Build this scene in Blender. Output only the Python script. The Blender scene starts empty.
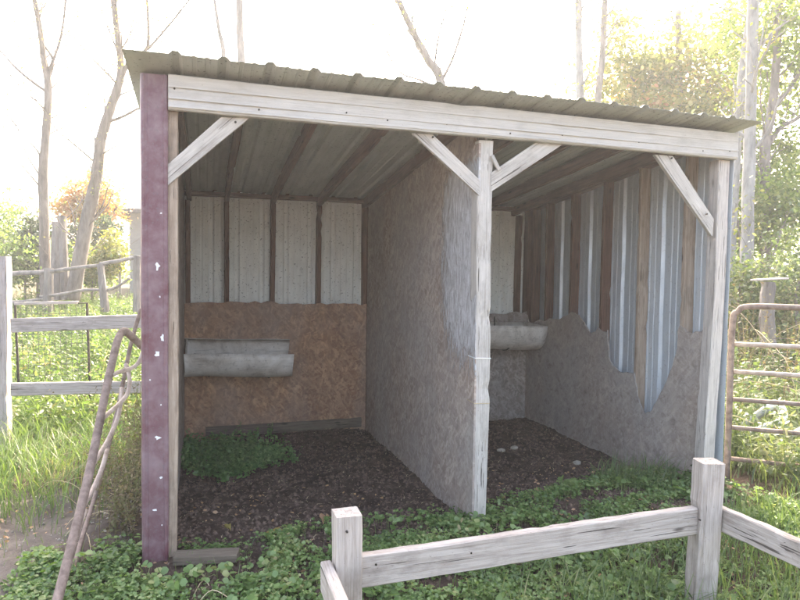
import bpy, math, random
import numpy as np
from mathutils import Vector, Matrix
R_ = math.radians
rng = np.random.default_rng(7)
random.seed(7)
S = bpy.context.scene
COL = S.collection

# ------------------------------------------------------------------ camera
CX, CY, CZ, YAW, PIT, ROL, FP = 0.2956, -3.3396, 1.5, 0.30615, -0.04264, 0.01428, 617.42
_F = Vector((math.sin(YAW)*math.cos(PIT), math.cos(YAW)*math.cos(PIT), math.sin(PIT)))
_R0 = Vector((math.cos(YAW), -math.sin(YAW), 0)); _U0 = _R0.cross(_F)
_R = math.cos(ROL)*_R0+math.sin(ROL)*_U0; _U = -math.sin(ROL)*_R0+math.cos(ROL)*_U0
C0 = Vector((CX, CY, CZ))
cam = bpy.data.cameras.new('camera'); cam.sensor_width = 36; cam.lens = 36*FP/800; cam.clip_end = 3000
co = bpy.data.objects.new('camera', cam); COL.objects.link(co)
co.matrix_world = Matrix((( _R.x, _U.x, -_F.x, CX), (_R.y, _U.y, -_F.y, CY), (_R.z, _U.z, -_F.z, CZ), (0, 0, 0, 1)))
S.camera = co

def P(px, py, d):                 # a photograph pixel at forward distance d -> world point
    return C0+d*(_F+_R*((px-400)/FP)-_U*((py-300)/FP))
def PY(px, py, y):
    v = _F+_R*((px-400)/FP)-_U*((py-300)/FP); return C0+v*((y-CY)/v.y)
def PX(px, py, x):
    v = _F+_R*((px-400)/FP)-_U*((py-300)/FP); return C0+v*((x-CX)/v.x)

# ------------------------------------------------------------------ terrain height
def sst(a, b, x):
    t = np.clip((x-a)/(b-a), 0, 1); return t*t*(3-2*t)
def hgt(x, y):
    x = np.asarray(x, float); y = np.asarray(y, float)
    h = .11*sst(1.9, 3.9, x)*(1-sst(2.2, 4, y)*.3)
    h = h+.055*np.clip(y-3.2, 0, 14)+.02*np.clip(-x-1, 0, 3)*sst(-1, 1, y)
    ins = sst(.0, .12, x)*(1-sst(3.6, 3.7, x))*sst(.1, .9, y)*(1-sst(2.6, 2.75, y))
    h = h*(1-ins)-.045*ins
    h = h+.012*np.sin(x*3.1+y*1.7)+.010*np.sin(y*4.3-x*2.2)+.006*np.sin(x*9.1+1.3*np.sin(y*6))
    return h

# ------------------------------------------------------------------ mesh helpers
class MB:
    def __init__(s): s.v = []; s.f = []
    def add(s, vs, fs):
        o = len(s.v); s.v += [tuple(v) for v in vs]; s.f += [tuple(i+o for i in f) for f in fs]
    def box(s, a, b):
        x0, y0, z0 = a; x1, y1, z1 = b
        s.add([(x0,y0,z0),(x1,y0,z0),(x1,y1,z0),(x0,y1,z0),(x0,y0,z1),(x1,y0,z1),(x1,y1,z1),(x0,y1,z1)],
              [(3,2,1,0),(4,5,6,7),(0,1,5,4),(1,2,6,5),(2,3,7,6),(3,0,4,7)])
    def tube(s, pts, rad, n=8, rough=0):
        pts = [Vector(p) for p in pts]
        if not hasattr(rad, '__len__'): rad = [rad]*len(pts)
        o = len(s.v); prev = None
        for i, p in enumerate(pts):
            t = (pts[min(i+1, len(pts)-1)]-pts[max(i-1, 0)]).normalized()
            a = Vector((0,0,1)) if abs(t.z) < .9 else Vector((1,0,0))
            if prev is None: u = t.cross(a).normalized()
            else: u = (prev-t*prev.dot(t)).normalized()
            prev = u; w = t.cross(u)
            for k in range(n):
                q = 2*math.pi*k/n; r = rad[i]*(1+rough*(random.random()-.5))
                s.v.append(tuple(p+(u*math.cos(q)+w*math.sin(q))*r))
        for i in range(len(pts)-1):
            for k in range(n):
                a = o+i*n+k; b = o+i*n+(k+1) % n
                s.f.append((a, b, b+n, a+n))
        s.f.append(tuple(range(o+n-1, o-1, -1))); e = o+(len(pts)-1)*n; s.f.append(tuple(range(e, e+n)))

def spline(pts, n=6):
    pts = [Vector(p) for p in pts]; out = []
    for i in range(len(pts)-1):
        a = pts[max(i-1, 0)]; b = pts[i]; c = pts[i+1]; d = pts[min(i+2, len(pts)-1)]
        for k in range(n):
            t = k/n
            out.append(.5*((2*b)+(c-a)*t+(2*a-5*b+4*c-d)*t*t+(3*b-a-3*c+d)*t**3))
    out.append(pts[-1]); return out
def lerp_r(r0, r1, n): return [r0+(r1-r0)*i/(n-1) for i in range(n)]

def setp(o, label=None, cat=None, group=None, kind=None):
    if label: o['label'] = label
    if cat: o['category'] = cat
    if group: o['group'] = group
    if kind: o['kind'] = kind
    return o
def empty(name, loc, label, cat, group=None):
    o = bpy.data.objects.new(name, None); o.location = loc; o.empty_display_size = .1; COL.objects.link(o)
    return setp(o, label, cat, group)
def wpos(p):
    v = Vector((0, 0, 0))
    while p is not None: v = v+p.location; p = p.parent
    return v
def link(o, parent):
    COL.objects.link(o)
    if parent is not None: o.parent = parent
    return o
def obj(name, mb, mat, parent=None, smooth=False, loc=None):
    me = bpy.data.meshes.new(name)
    L = Vector(loc) if loc is not None else (wpos(parent) if parent is not None else Vector((0, 0, 0)))
    me.from_pydata([(v[0]-L.x, v[1]-L.y, v[2]-L.z) for v in mb.v], [], mb.f)
    me.materials.append(mat)
    if smooth: me.polygons.foreach_set('use_smooth', [True]*len(me.polygons))
    me.validate(); me.update()
    o = bpy.data.objects.new(name, me)
    o.location = L-(wpos(parent) if parent is not None else Vector((0, 0, 0)))
    return link(o, parent)
def np_obj(name, V, F, mat, parent=None):        # V (n,3) float, F (m,k) int
    L = wpos(parent) if parent is not None else Vector((0, 0, 0))
    V = V-np.array(L); me = bpy.data.meshes.new(name)
    me.vertices.add(len(V)); me.vertices.foreach_set('co', V.astype(np.float32).ravel())
    m, k = F.shape
    me.loops.add(m*k); me.loops.foreach_set('vertex_index', F.astype(np.int32).ravel())
    me.polygons.add(m); me.polygons.foreach_set('loop_start', (np.arange(m)*k).astype(np.int32))
    me.polygons.foreach_set('loop_total', np.full(m, k, np.int32))
    me.update(calc_edges=True); me.materials.append(mat)
    return link(bpy.data.objects.new(name, me), parent)
def board(name, p0, p1, w, t, mat, parent=None, up=(0, 0, 1), wob=.0025, seg=None, taper=1.0, endcut=(0, 0)):
    """sawn timber from p0 to p1 (centre line), w along 'up', t across; its own frame has x along the grain"""
    p0 = Vector(p0); p1 = Vector(p1); L = (p1-p0).length; x = (p1-p0)/L
    u = Vector(up); u = (u-x*u.dot(x)).normalized(); n = x.cross(u)
    seg = seg or max(2, int(L/.06)); ch = min(.005, w*.12, t*.2); mb = MB()
    a, b = w/2, t/2
    prof = [(-a, -b+ch), (-a+ch, -b), (a-ch, -b), (a, -b+ch), (a, b-ch), (a-ch, b), (-a+ch, b), (-a, b-ch)]
    s1 = random.random()*9; s2 = random.random()*9
    for i in range(seg+1):
        f = i/seg; X = f*L; sc = 1+(taper-1)*f
        oy = wob*math.sin(f*L*2.3+s1)*1.2; oz = wob*math.sin(f*L*3.1+s2)*1.2
        chipc = random.choice((0, 1, 2, 3)) if random.random() < .16 else -1; cd = random.uniform(.002, min(.009, t*.2))
        for q, (yy, zz) in enumerate(prof):
            xx = X
            if chipc >= 0 and q in ((0, 1), (2, 3), (4, 5), (6, 7))[chipc]: yy -= math.copysign(cd, yy); zz -= math.copysign(cd, zz)
            if i == 0: xx += endcut[0]*yy+random.uniform(0, .003)
            if i == seg: xx += endcut[1]*yy-random.uniform(0, .003)
            mb.v.append((xx, yy*sc+oy+random.uniform(-wob, wob)*.5, zz*sc+oz+random.uniform(-wob, wob)*.35))
    for i in range(seg):
        for q in range(8):
            A = i*8+q; B = i*8+(q+1) % 8
            mb.f.append((A, A+8, B+8, B))
    mb.f.append(tuple(range(8))); mb.f.append(tuple(range(seg*8+7, seg*8-1, -1)))
    me = bpy.data.meshes.new(name); me.from_pydata(mb.v, [], mb.f); me.materials.append(mat); me.update()
    o = bpy.data.objects.new(name, me)
    M = Matrix(((x.x, u.x, n.x), (x.y, u.y, n.y), (x.z, u.z, n.z)))
    o.rotation_mode = 'QUATERNION'; o.rotation_quaternion = M.to_quaternion()
    o.location = p0-(wpos(parent) if parent is not None else Vector((0, 0, 0)))
    return link(o, parent)
def panel(name, pts, origin, xd, yd, th, mat, parent=None):
    """flat sheet cut to the outline pts (in xd, yd), thickness th along xd x yd; object frame follows the sheet"""
    import bmesh
    xd = Vector(xd).normalized(); yd = Vector(yd).normalized(); n = xd.cross(yd)
    bm = bmesh.new(); vs = [bm.verts.new((a, b, 0)) for a, b in pts]; f = bm.faces.new(vs)
    r = bmesh.ops.extrude_face_region(bm, geom=[f])
    bmesh.ops.translate(bm, vec=(0, 0, th), verts=[e for e in r['geom'] if isinstance(e, bmesh.types.BMVert)])
    bmesh.ops.triangulate(bm, faces=bm.faces[:]); bmesh.ops.recalc_face_normals(bm, faces=bm.faces[:])
    me = bpy.data.meshes.new(name); bm.to_mesh(me); bm.free(); me.materials.append(mat)
    o = bpy.data.objects.new(name, me); o.rotation_mode = 'QUATERNION'
    o.rotation_quaternion = Matrix(((xd.x, yd.x, n.x), (xd.y, yd.y, n.y), (xd.z, yd.z, n.z))).to_quaternion()
    o.location = Vector(origin)-(wpos(parent) if parent is not None else Vector((0, 0, 0)))
    return link(o, parent)
def ribbed(name, L, Hh, origin, xd, yd, mat, parent=None, rib=.229, rh=.019, off=.06, sheets=.0, low=None, minor=True, th=.0012):
    """ribbed steel sheeting: profile runs along xd for L, ribs run along yd for Hh and stand out along xd x yd"""
    xd = Vector(xd).normalized(); yd = Vector(yd).normalized(); n = xd.cross(yd)
    xs = [(0, 0)]; x = off
    while x < L-.05:
        xs += [(x-.03, 0), (x-.014, rh), (x+.014, rh), (x+.03, 0)]
        if minor:
            for q in (.085, .145):
                if x+q < L-.02: xs += [(x+q-.012, 0), (x+q-.006, .0035), (x+q+.006, .0035), (x+q+.012, 0)]
        x += rib
    xs = sorted([p for p in xs if 0 <= p[0] <= L])+[(L, 0)]
    ny = max(2, int(Hh/.15)); mb = MB()
    for j in range(ny+1):
        for (a, h) in xs:
            y0 = 0 if low is None else low(a)
            y = y0+(Hh-y0)*j/ny
            mb.v.append((a, y, h+.0015*math.sin(a*11+j*1.3)+.001*math.sin(j*2.1+a*3)))
    m = len(xs)
    for j in range(ny):
        for i in range(m-1):
            q = j*m+i; mb.f.append((q, q+1, q+m+1, q+m))
    me = bpy.data.meshes.new(name); me.from_pydata(mb.v, [], mb.f); me.materials.append(mat); me.update()
    o = bpy.data.objects.new(name, me); o.rotation_mode = 'QUATERNION'
    o.rotation_quaternion = Matrix(((xd.x, yd.x, n.x), (xd.y, yd.y, n.y), (xd.z, yd.z, n.z))).to_quaternion()
    o.location = Vector(origin)-(wpos(parent) if parent is not None else Vector((0, 0, 0)))
    sm = o.modifiers.new('thickness', 'SOLIDIFY'); sm.thickness = th
    return link(o, parent)

# ------------------------------------------------------------------ materials
def newmat(name):
    m = bpy.data.materials.new(name); m.use_nodes = True; nt = m.node_tree
    for n in list(nt.nodes): nt.nodes.remove(n)
    return m, nt, nt.nodes.new('ShaderNodeOutputMaterial')
def N(nt, typ, **kw):
    n = nt.nodes.new(typ)
    for k, v in kw.items():
        if k.startswith('i_'):
            key = k[2:]; key = int(key) if key.isdigit() else key.replace('_', ' ')
            n.inputs[key].default_value = v
        else: setattr(n, k, v)
    return n
def ramp(nt, src, stops, interp='LINEAR'):
    r = nt.nodes.new('ShaderNodeValToRGB'); r.color_ramp.interpolation = interp
    e = r.color_ramp.elements
    while len(e) < len(stops): e.new(.5)
    for el, (p, c) in zip(e, stops):
        el.position = p; el.color = (c[0], c[1], c[2], 1) if hasattr(c, '__len__') else (c, c, c, 1)
    nt.links.new(src, r.inputs[0]); return r.outputs[0]
def coords(nt, scale=(1, 1, 1), rot=(0, 0, 0), rnd=True, typ='POINT'):
    tc = N(nt, 'ShaderNodeTexCoord'); mp = N(nt, 'ShaderNodeMapping', vector_type=typ); mp.inputs['Scale'].default_value = scale
    mp.inputs['Rotation'].default_value = rot
    if rnd:
        oi = N(nt, 'ShaderNodeObjectInfo'); ad = N(nt, 'ShaderNodeVectorMath', operation='MULTIPLY_ADD')
        nt.links.new(oi.outputs['Random'], ad.inputs[0]); ad.inputs[1].default_value = (17, 31, 23)
        nt.links.new(tc.outputs['Object'], ad.inputs[2]); nt.links.new(ad.outputs[0], mp.inputs[0])
    else: nt.links.new(tc.outputs['Object'], mp.inputs[0])
    return mp.outputs[0]
def noise(nt, vec, sc, det=5, rough=.6, dist=0):
    n = N(nt, 'ShaderNodeTexNoise'); n.inputs['Scale'].default_value = sc; n.inputs['Detail'].default_value = det
    n.inputs['Roughness'].default_value = rough; n.inputs['Distortion'].default_value = dist
    nt.links.new(vec, n.inputs['Vector']); return n.outputs['Fac']
def mix(nt, fac, a, b, mode='MIX'):
    m = N(nt, 'ShaderNodeMix', data_type='RGBA', blend_type=mode)
    for sock, v in ((m.inputs[0], fac), (m.inputs[6], a), (m.inputs[7], b)):
        if isinstance(v, bpy.types.NodeSocket): nt.links.new(v, sock)
        elif hasattr(v, '__len__'): sock.default_value = (v[0], v[1], v[2], 1)
        else: sock.default_value = v
    return m.outputs[2]
def mathn(nt, op, a, b=0.0, clamp=False):
    m = N(nt, 'ShaderNodeMath', operation=op, use_clamp=clamp)
    for s, v in ((m.inputs[0], a), (m.inputs[1], b)):
        if isinstance(v, bpy.types.NodeSocket): nt.links.new(v, s)
        else: s.default_value = v
    return m.outputs[0]
def finish(nt, out, col, rough=.8, bump=None, bd=.003, bs=.6, metal=0.0, spec=.3):
    b = N(nt, 'ShaderNodeBsdfPrincipled')
    for s, v in ((b.inputs['Base Color'], col), (b.inputs['Roughness'], rough), (b.inputs['Metallic'], metal)):
        if isinstance(v, bpy.types.NodeSocket): nt.links.new(v, s)
        elif hasattr(v, '__len__'): s.default_value = (v[0], v[1], v[2], 1)
        else: s.default_value = v
    b.inputs['Specular IOR Level'].default_value = spec
    if bump is not None:
        bn = N(nt, 'ShaderNodeBump'); bn.inputs['Distance'].default_value = bd; bn.inputs['Strength'].default_value = bs
        nt.links.new(bump, bn.inputs['Height']); nt.links.new(bn.outputs[0], b.inputs['Normal'])
    nt.links.new(b.outputs[0], out.inputs[0])

def wood(name, dark, mid, light, stain=(.05, .04, .032), stain_amt=.5, knots=True, rough=.85, crack=.85):
    m, nt, out = newmat(name)
    v = coords(nt, (1.2, 22, 22)); g = noise(nt, v, 3.0, 8, .68, .6)
    v2 = coords(nt, (1, 90, 90)); fine = noise(nt, v2, 2.2, 4, .7)
    gg = mathn(nt, 'ADD', mathn(nt, 'MULTIPLY', g, .65), mathn(nt, 'MULTIPLY', fine, .35))
    c = ramp(nt, gg, [(.30, dark), (.47, mid), (.64, light)])
    v3 = coords(nt, (2.5, 5, 5)); st = noise(nt, v3, 1.7, 6, .65)
    f = ramp(nt, st, [(.50, 0.0), (.72, stain_amt)])
    c = mix(nt, f, c, stain)
    v4 = coords(nt, (6, 9, 9)); sp = noise(nt, v4, 9, 3, .6)
    f2 = ramp(nt, sp, [(.66, 0.0), (.74, .55)]); c = mix(nt, f2, c, stain)
    if knots:
        vo = N(nt, 'ShaderNodeTexVoronoi'); nt.links.new(coords(nt, (3.0, 11, 11)), vo.inputs['Vector']); vo.inputs['Scale'].default_value = 1
        kf = ramp(nt, vo.outputs['Distance'], [(.06, .8), (.13, 0.0)]); c = mix(nt, kf, c, tuple(x*.5 for x in stain))
    ck = noise(nt, coords(nt, (.9, 34, 34)), 2.6, 3, .5, .3)
    cf = ramp(nt, ck, [(.655, 0.0), (.675, crack)]); c = mix(nt, cf, c, tuple(x*.35 for x in stain))
    finish(nt, out, c, rough, mathn(nt, 'SUBTRACT', gg, mathn(nt, 'MULTIPLY', cf, .8)), .005, .8)
    return m
def osb(name, base, flake, dark, mud, mud_amt=.4, flake_amt=.6, peel=False):
    m, nt, out = newmat(name); c = None; hh = None
    n0 = noise(nt, coords(nt, (1, 1, 1)), 7, 4, .6)
    c = ramp(nt, n0, [(.3, dark), (.7, base)])
    for k, (ang, sc, th) in enumerate(((.3, 26, .35), (-.8, 21, .5), (1.35, 24, .6), (2.2, 18, .7))):
        wv = coords(nt, (1, 1/3.2, 1), (0, 0, ang), typ='TEXTURE'); vo = N(nt, 'ShaderNodeTexVoronoi'); vo.inputs['Scale'].default_value = sc*.8
        vo.inputs['Randomness'].default_value = 1
        nt.links.new(wv, vo.inputs['Vector']); sp = N(nt, 'ShaderNodeSeparateColor'); nt.links.new(vo.outputs['Color'], sp.inputs[0])
        on = ramp(nt, sp.outputs[0], [(th, 0.0), (th+.02, flake_amt)])
        fc = mix(nt, sp.outputs[1], dark, flake); c = mix(nt, on, c, fc)
        hh = sp.outputs[2] if hh is None else mathn(nt, 'ADD', hh, mathn(nt, 'MULTIPLY', sp.outputs[2], on))
    n1 = noise(nt, coords(nt, (1, .8, 1)), 2.1, 9, .7, .4)
    c = mix(nt, ramp(nt, n1, [(.38, 0.0), (.66, mud_amt)]), c, mud)
    c = mix(nt, ramp(nt, noise(nt, coords(nt, (1, .6, 1)), 1.1, 4, .6), [(.42, 0.0), (.62, .45)]), c, tuple(sum(base)/3*1.05 for _ in range(3)))
    n2 = noise(nt, coords(nt, (1, 1, 1)), 14, 7, .75, .4)
    c = mix(nt, ramp(nt, n2, [(.52, 0.0), (.7, mud_amt)]), c, tuple(x*.55 for x in mud))
    if peel:                       # remains of pale paint near the front edge, in the panel's own frame
        tc = N(nt, 'ShaderNodeTexCoord'); sx = N(nt, 'ShaderNodeSeparateXYZ'); nt.links.new(tc.outputs['Object'], sx.inputs[0])
        def rng_(v, a, b):
            mr = N(nt, 'ShaderNodeMapRange', interpolation_type='SMOOTHSTEP'); mr.inputs[1].default_value = a; mr.inputs[2].default_value = b
            nt.links.new(v, mr.inputs[0]); return mr.outputs[0]
        zone = mathn(nt, 'MULTIPLY', rng_(sx.outputs[0], .85, .22), rng_(sx.outputs[1], .55, 1.45)); zone = mathn(nt, 'MULTIPLY', zone, rng_(sx.outputs[1], 2.3, 2.05))
        pn = noise(nt, coords(nt, (16, 3.2, 1), rnd=False), 2.6, 9, .74, .6)
        pf = mathn(nt, 'ADD', mathn(nt, 'MULTIPLY', zone, .42), mathn(nt, 'MULTIPLY', pn, .75))
        pm = ramp(nt, pf, [(.56, 0.0), (.60, .9)])
        pc = ramp(nt, noise(nt, coords(nt, (8, 2, 1), rnd=False), 5, 8, .7, .6), [(.36, (.30, .28, .27)), (.5, (.46, .455, .46)), (.64, (.62, .625, .64))])
        c = mix(nt, pm, c, pc); hh = mathn(nt, 'ADD', hh, mathn(nt, 'MULTIPLY', pm, 1.5))
    finish(nt, out, c, .9, mathn(nt, 'ADD', hh, mathn(nt, 'MULTIPLY', n2, 2.0)), .0035, .8, spec=.2)
    return m
def steel(name, base, dirt, dirt_amt=.5, rough=.5, metal=.35, streak=True, speck=.7):
    m, nt, out = newmat(name)
    v = coords(nt, (7, 1.6, 6)) if streak else coords(nt, (3, 3, 3)); s = noise(nt, v, 2.2, 7, .65, .3)
    c = mix(nt, ramp(nt, s, [(.42, 0.0), (.72, dirt_amt)]), base, dirt)
    sp = noise(nt, coords(nt, (1, 1, 1)), 55, 3, .6); c = mix(nt, ramp(nt, sp, [(.62, 0.0), (.66, speck)]), c, tuple(x*.5 for x in dirt))
    b2 = noise(nt, coords(nt, (1, 1, 1)), 3, 5, .6); c = mix(nt, ramp(nt, b2, [(.45, 0.0), (.7, dirt_amt*.7)]), c, dirt)
    finish(nt, out, c, ramp(nt, s, [(.3, rough-.08), (.7, rough+.2)]), b2, .002, .3, metal, .4)
    return m
def plain(name, a, b, sc=8, rough=.8, metal=0.0, bd=.003, bs=.5, det=6, spec=.3, stretch=(1, 1, 1)):
    m, nt, out = newmat(name); n = noise(nt, coords(nt, stretch), sc, det, .65, .3)
    finish(nt, out, ramp(nt, n, [(.32, a), (.68, b)]), rough, n, bd, bs, metal, spec); return m
def leafmat(name, stops, trans=.45, gloss=.06, rough=.45, tr_gain=1.6, patch=2.0):
    m, nt, out = newmat(name); ge = N(nt, 'ShaderNodeNewGeometry')
    n = noise(nt, coords(nt, (1, 1, 1), rnd=False), patch, 4, .6)
    f = mathn(nt, 'ADD', mathn(nt, 'MULTIPLY', ge.outputs['Random Per Island'], .62), mathn(nt, 'MULTIPLY', mathn(nt, 'SUBTRACT', n, .5), 1.5)); f = mathn(nt, 'ADD', f, .19)
    c = ramp(nt, f, stops)
    d = N(nt, 'ShaderNodeBsdfDiffuse'); t = N(nt, 'ShaderNodeBsdfTranslucent'); g = N(nt, 'ShaderNodeBsdfGlossy'); g.inputs['Roughness'].default_value = rough
    nt.links.new(c, d.inputs[0]); tc = mix(nt, 1.0, c, (tr_gain, tr_gain*1.02, tr_gain*.55), 'MULTIPLY'); nt.links.new(tc, t.inputs[0])
    g.inputs[0].default_value = (.7, .7, .7, 1)
    m1 = N(nt, 'ShaderNodeMixShader'); m1.inputs[0].default_value = trans; nt.links.new(d.outputs[0], m1.inputs[1]); nt.links.new(t.outputs[0], m1.inputs[2])
    m2 = N(nt, 'ShaderNodeMixShader'); m2.inputs[0].default_value = gloss; nt.links.new(m1.outputs[0], m2.inputs[1]); nt.links.new(g.outputs[0], m2.inputs[2])
    nt.links.new(m2.outputs[0], out.inputs[0]); return m

M = {}
M['grey_wood'] = wood('weathered_grey_wood', (.24, .205, .18), (.47, .42, .38), (.62, .57, .52), (.13, .11, .09), .4)
M['pale_wood'] = wood('pale_timber', (.24, .21, .18), (.44, .405, .365), (.57, .535, .495), (.14, .115, .095), .5)
M['fence_wood'] = wood('silvered_fence_board', (.20, .165, .14), (.40, .345, .305), (.54, .48, .435), (.13, .10, .08), .6)
M['dark_wood'] = wood('brown_framing', (.065, .032, .024), (.12, .060, .043), (.19, .10, .07), (.035, .02, .016), .5)
M['tan_wood'] = wood('tan_framing', (.20, .14, .10), (.34, .26, .20), (.48, .39, .31), (.11, .08, .06), .6)
M['old_fence'] = wood('greyed_rail', (.19, .16, .15), (.33, .29, .275), (.46, .41, .395), (.10, .085, .075), .5)
M['sill'] = wood('mouldy_sill', (.07, .055, .042), (.13, .10, .075), (.20, .165, .12), (.05, .045, .03), .6)
M['osb_orange'] = osb('strand_board_orange', (.44, .225, .125), (.68, .42, .25), (.24, .12, .075), (.25, .15, .11), .6, .55)
M['osb_dark'] = osb('strand_board_dirty', (.33, .26, .22), (.56, .48, .42), (.17, .125, .105), (.20, .155, .135), .6, .65)
M['osb_peel'] = osb('strand_board_worn', (.43, .335, .285), (.66, .56, .48), (.26, .195, .162), (.28, .215, .18), .5, .5, peel=True)
M['osb_mud'] = osb('strand_board_mud', (.42, .345, .295), (.62, .54, .48), (.29, .23, .195), (.34, .28, .242), .8, .45)
M['siding_back'] = steel('grey_siding', (.78, .785, .74), (.42, .40, .36), .3, .55, .0)
M['siding_blue'] = steel('galvanised_siding', (.64, .70, .745), (.40, .42, .435), .35, .4, .3, speck=.3)
M['roof'] = steel('green_grey_roof', (.42, .44, .41), (.27, .275, .255), .3, .55, .05)
M['fascia'] = wood('cream_fascia', (.40, .38, .35), (.48, .455, .42), (.54, .515, .48), (.26, .23, .20), .4, knots=False, rough=.6, crack=.12)
M['maroon'] = steel('maroon_trim', (.125, .048, .06), (.27, .20, .215), .65, .42, .1)
M['white_chip'] = plain('bare_chip', (.62, .62, .62), (.8, .8, .8), 30)
M['rust'] = plain('rusted_tube', (.13, .09, .072), (.31, .235, .20), 22, .75, .25)
M['rust_pale'] = plain('pale_rusted_tube', (.27, .20, .165), (.52, .43, .37), 18, .65, .2)
M['black_iron'] = plain('dark_iron', (.02, .018, .016), (.06, .05, .045), 20, .6, .4)
M['wire'] = plain('fence_wire', (.07, .07, .06), (.16, .15, .13), 20, .6, .6)
M['bark'] = plain('grey_bark', (.10, .088, .08), (.25, .225, .21), 9, .95, 0, .02, .8, stretch=(1, 1, .22))
M['bark_brown'] = plain('brown_bark', (.08, .068, .06), (.20, .172, .15), 10, .95, 0, .02, .8, stretch=(1, 1, .22))
M['bark_pale'] = plain('pale_bark', (.15, .145, .14), (.30, .295, .285), 8, .9, 0, .015, .8, stretch=(1, 1, .3))
M['pvc'] = plain('white_plastic', (.55, .56, .55), (.75, .76, .75), 10, .45)
M['galv'] = plain('dull_zinc_pipe', (.26, .28, .28), (.42, .44, .44), 12, .5, .4)
M['stone'] = plain('pale_stone', (.26, .23, .19), (.46, .42, .36), 20)
M['nail'] = plain('nail_head', (.03, .025, .02), (.07, .06, .05), 30, .6, .5)
M['house'] = plain('white_house_siding', (.20, .215, .23), (.26, .275, .29), 3, .7)
M['shingle'] = plain('grey_shingles', (.05, .055, .06), (.10, .105, .11), 14, .9)
M['glass'] = plain('window_glass', (.03, .035, .04), (.06, .065, .07), 2, .1, 0, spec=.6)
M['straw'] = plain('dry_stalk', (.35, .27, .16), (.58, .48, .32), 20, .9)
M['yellow_leaf'] = leafmat('yellow_fallen_leaf', [(.2, (.20, .17, .04)), (.8, (.36, .28, .07))], .25)
M['tan_leaf'] = leafmat('tan_fallen_leaf', [(.2, (.30, .17, .09)), (.8, (.45, .28, .17))], .25)

def trough_mat():
    m, nt, out = newmat('dirty_white_plastic')
    a = noise(nt, coords(nt, (1, 1, 1)), 5, 8, .7, .5); b = noise(nt, coords(nt, (1, 1, 1)), 40, 4, .6)
    s = noise(nt, coords(nt, (2, 14, 14)), 3, 5, .6)
    c = ramp(nt, a, [(.34, (.36, .31, .265)), (.5, (.58, .53, .475)), (.68, (.72, .68, .63))])
    c = mix(nt, ramp(nt, b, [(.6, 0.0), (.7, .5)]), c, (.10, .08, .065)); c = mix(nt, ramp(nt, s, [(.55, 0.0), (.75, .5)]), c, (.16, .13, .11))
    finish(nt, out, c, .6, a, .003, .4); return m
M['trough'] = trough_mat()

def peel_mat():
    m, nt, out = newmat('peeling_pale_face')
    a = noise(nt, coords(nt, (9, 2.0, 1)), 5, 8, .72, .8); b = noise(nt, coords(nt, (1, 1, 1)), 30, 5, .7)
    vo = N(nt, 'ShaderNodeTexVoronoi', feature='DISTANCE_TO_EDGE'); vo.inputs['Scale'].default_value = 14; nt.links.new(coords(nt, (1.6, .5, 1)), vo.inputs['Vector'])
    c = ramp(nt, a, [(.36, (.17, .15, .145)), (.44, (.38, .385, .40)), (.58, (.54, .555, .585))])
    c = mix(nt, ramp(nt, b, [(.5, 0.0), (.62, .5)]), c, (.15, .13, .12)); c = mix(nt, ramp(nt, vo.outputs[0], [(.01, .6), (.03, 0.0)]), c, (.07, .06, .055))
    finish(nt, out, c, .85, a, .003, .8); return m
M['peel'] = peel_mat()

def ground_mat():
    m, nt, out = newmat('ground_soil'); v = coords(nt, (1, 1, 1), rnd=False)
    big = noise(nt, v, 1.3, 5, .6); med = noise(nt, v, 9, 8, .7); fin = noise(nt, v, 60, 5, .7)
    soil = ramp(nt, med, [(.3, (.030, .018, .014)), (.5, (.062, .040, .031)), (.72, (.115, .080, .062))])
    soil = mix(nt, ramp(nt, fin, [(.60, 0.0), (.68, .7)]), soil, (.24, .185, .145))
    path = ramp(nt, med, [(.3, (.075, .062, .055)), (.7, (.17, .15, .135))])
    litter = ramp(nt, med, [(.3, (.04, .035, .02)), (.7, (.12, .10, .055))])
    sx = N(nt, 'ShaderNodeSeparateXYZ'); tc = N(nt, 'ShaderNodeTexCoord'); nt.links.new(tc.outputs['Object'], sx.inputs[0])
    X, Y = sx.outputs[0], sx.outputs[1]
    wob = mathn(nt, 'MULTIPLY', mathn(nt, 'SUBTRACT', big, .5), 1.2)
    def band(val, a, b):
        mr = N(nt, 'ShaderNodeMapRange', interpolation_type='SMOOTHSTEP'); mr.inputs[1].default_value = a; mr.inputs[2].default_value = b
        nt.links.new(val, mr.inputs[0]); return mr.outputs[0]
    c = mix(nt, band(mathn(nt, 'ADD', Y, wob), 2.4, 3.4), soil, litter)
    pf = mathn(nt, 'MULTIPLY', band(mathn(nt, 'ADD', X, wob), -.1, -.55), band(mathn(nt, 'ADD', Y, wob), 1.6, 1.0)); c = mix(nt, pf, c, path)
    lf = mathn(nt, 'MULTIPLY', band(mathn(nt, 'ADD', X, wob), -.05, -.4), band(mathn(nt, 'ADD', Y, wob), 1.0, 1.8)); c = mix(nt, lf, c, litter)
    c = mix(nt, band(mathn(nt, 'ADD', X, wob), 3.7, 4.1), c, litter)
    finish(nt, out, c, .95, mathn(nt, 'ADD', med, mathn(nt, 'MULTIPLY', fin, .35)), .022, .9, spec=.15); return m
M['ground'] = ground_mat()
M['clod'] = plain('soil_crumb', (.05, .031, .024), (.19, .13, .10), 30, .95)

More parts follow.
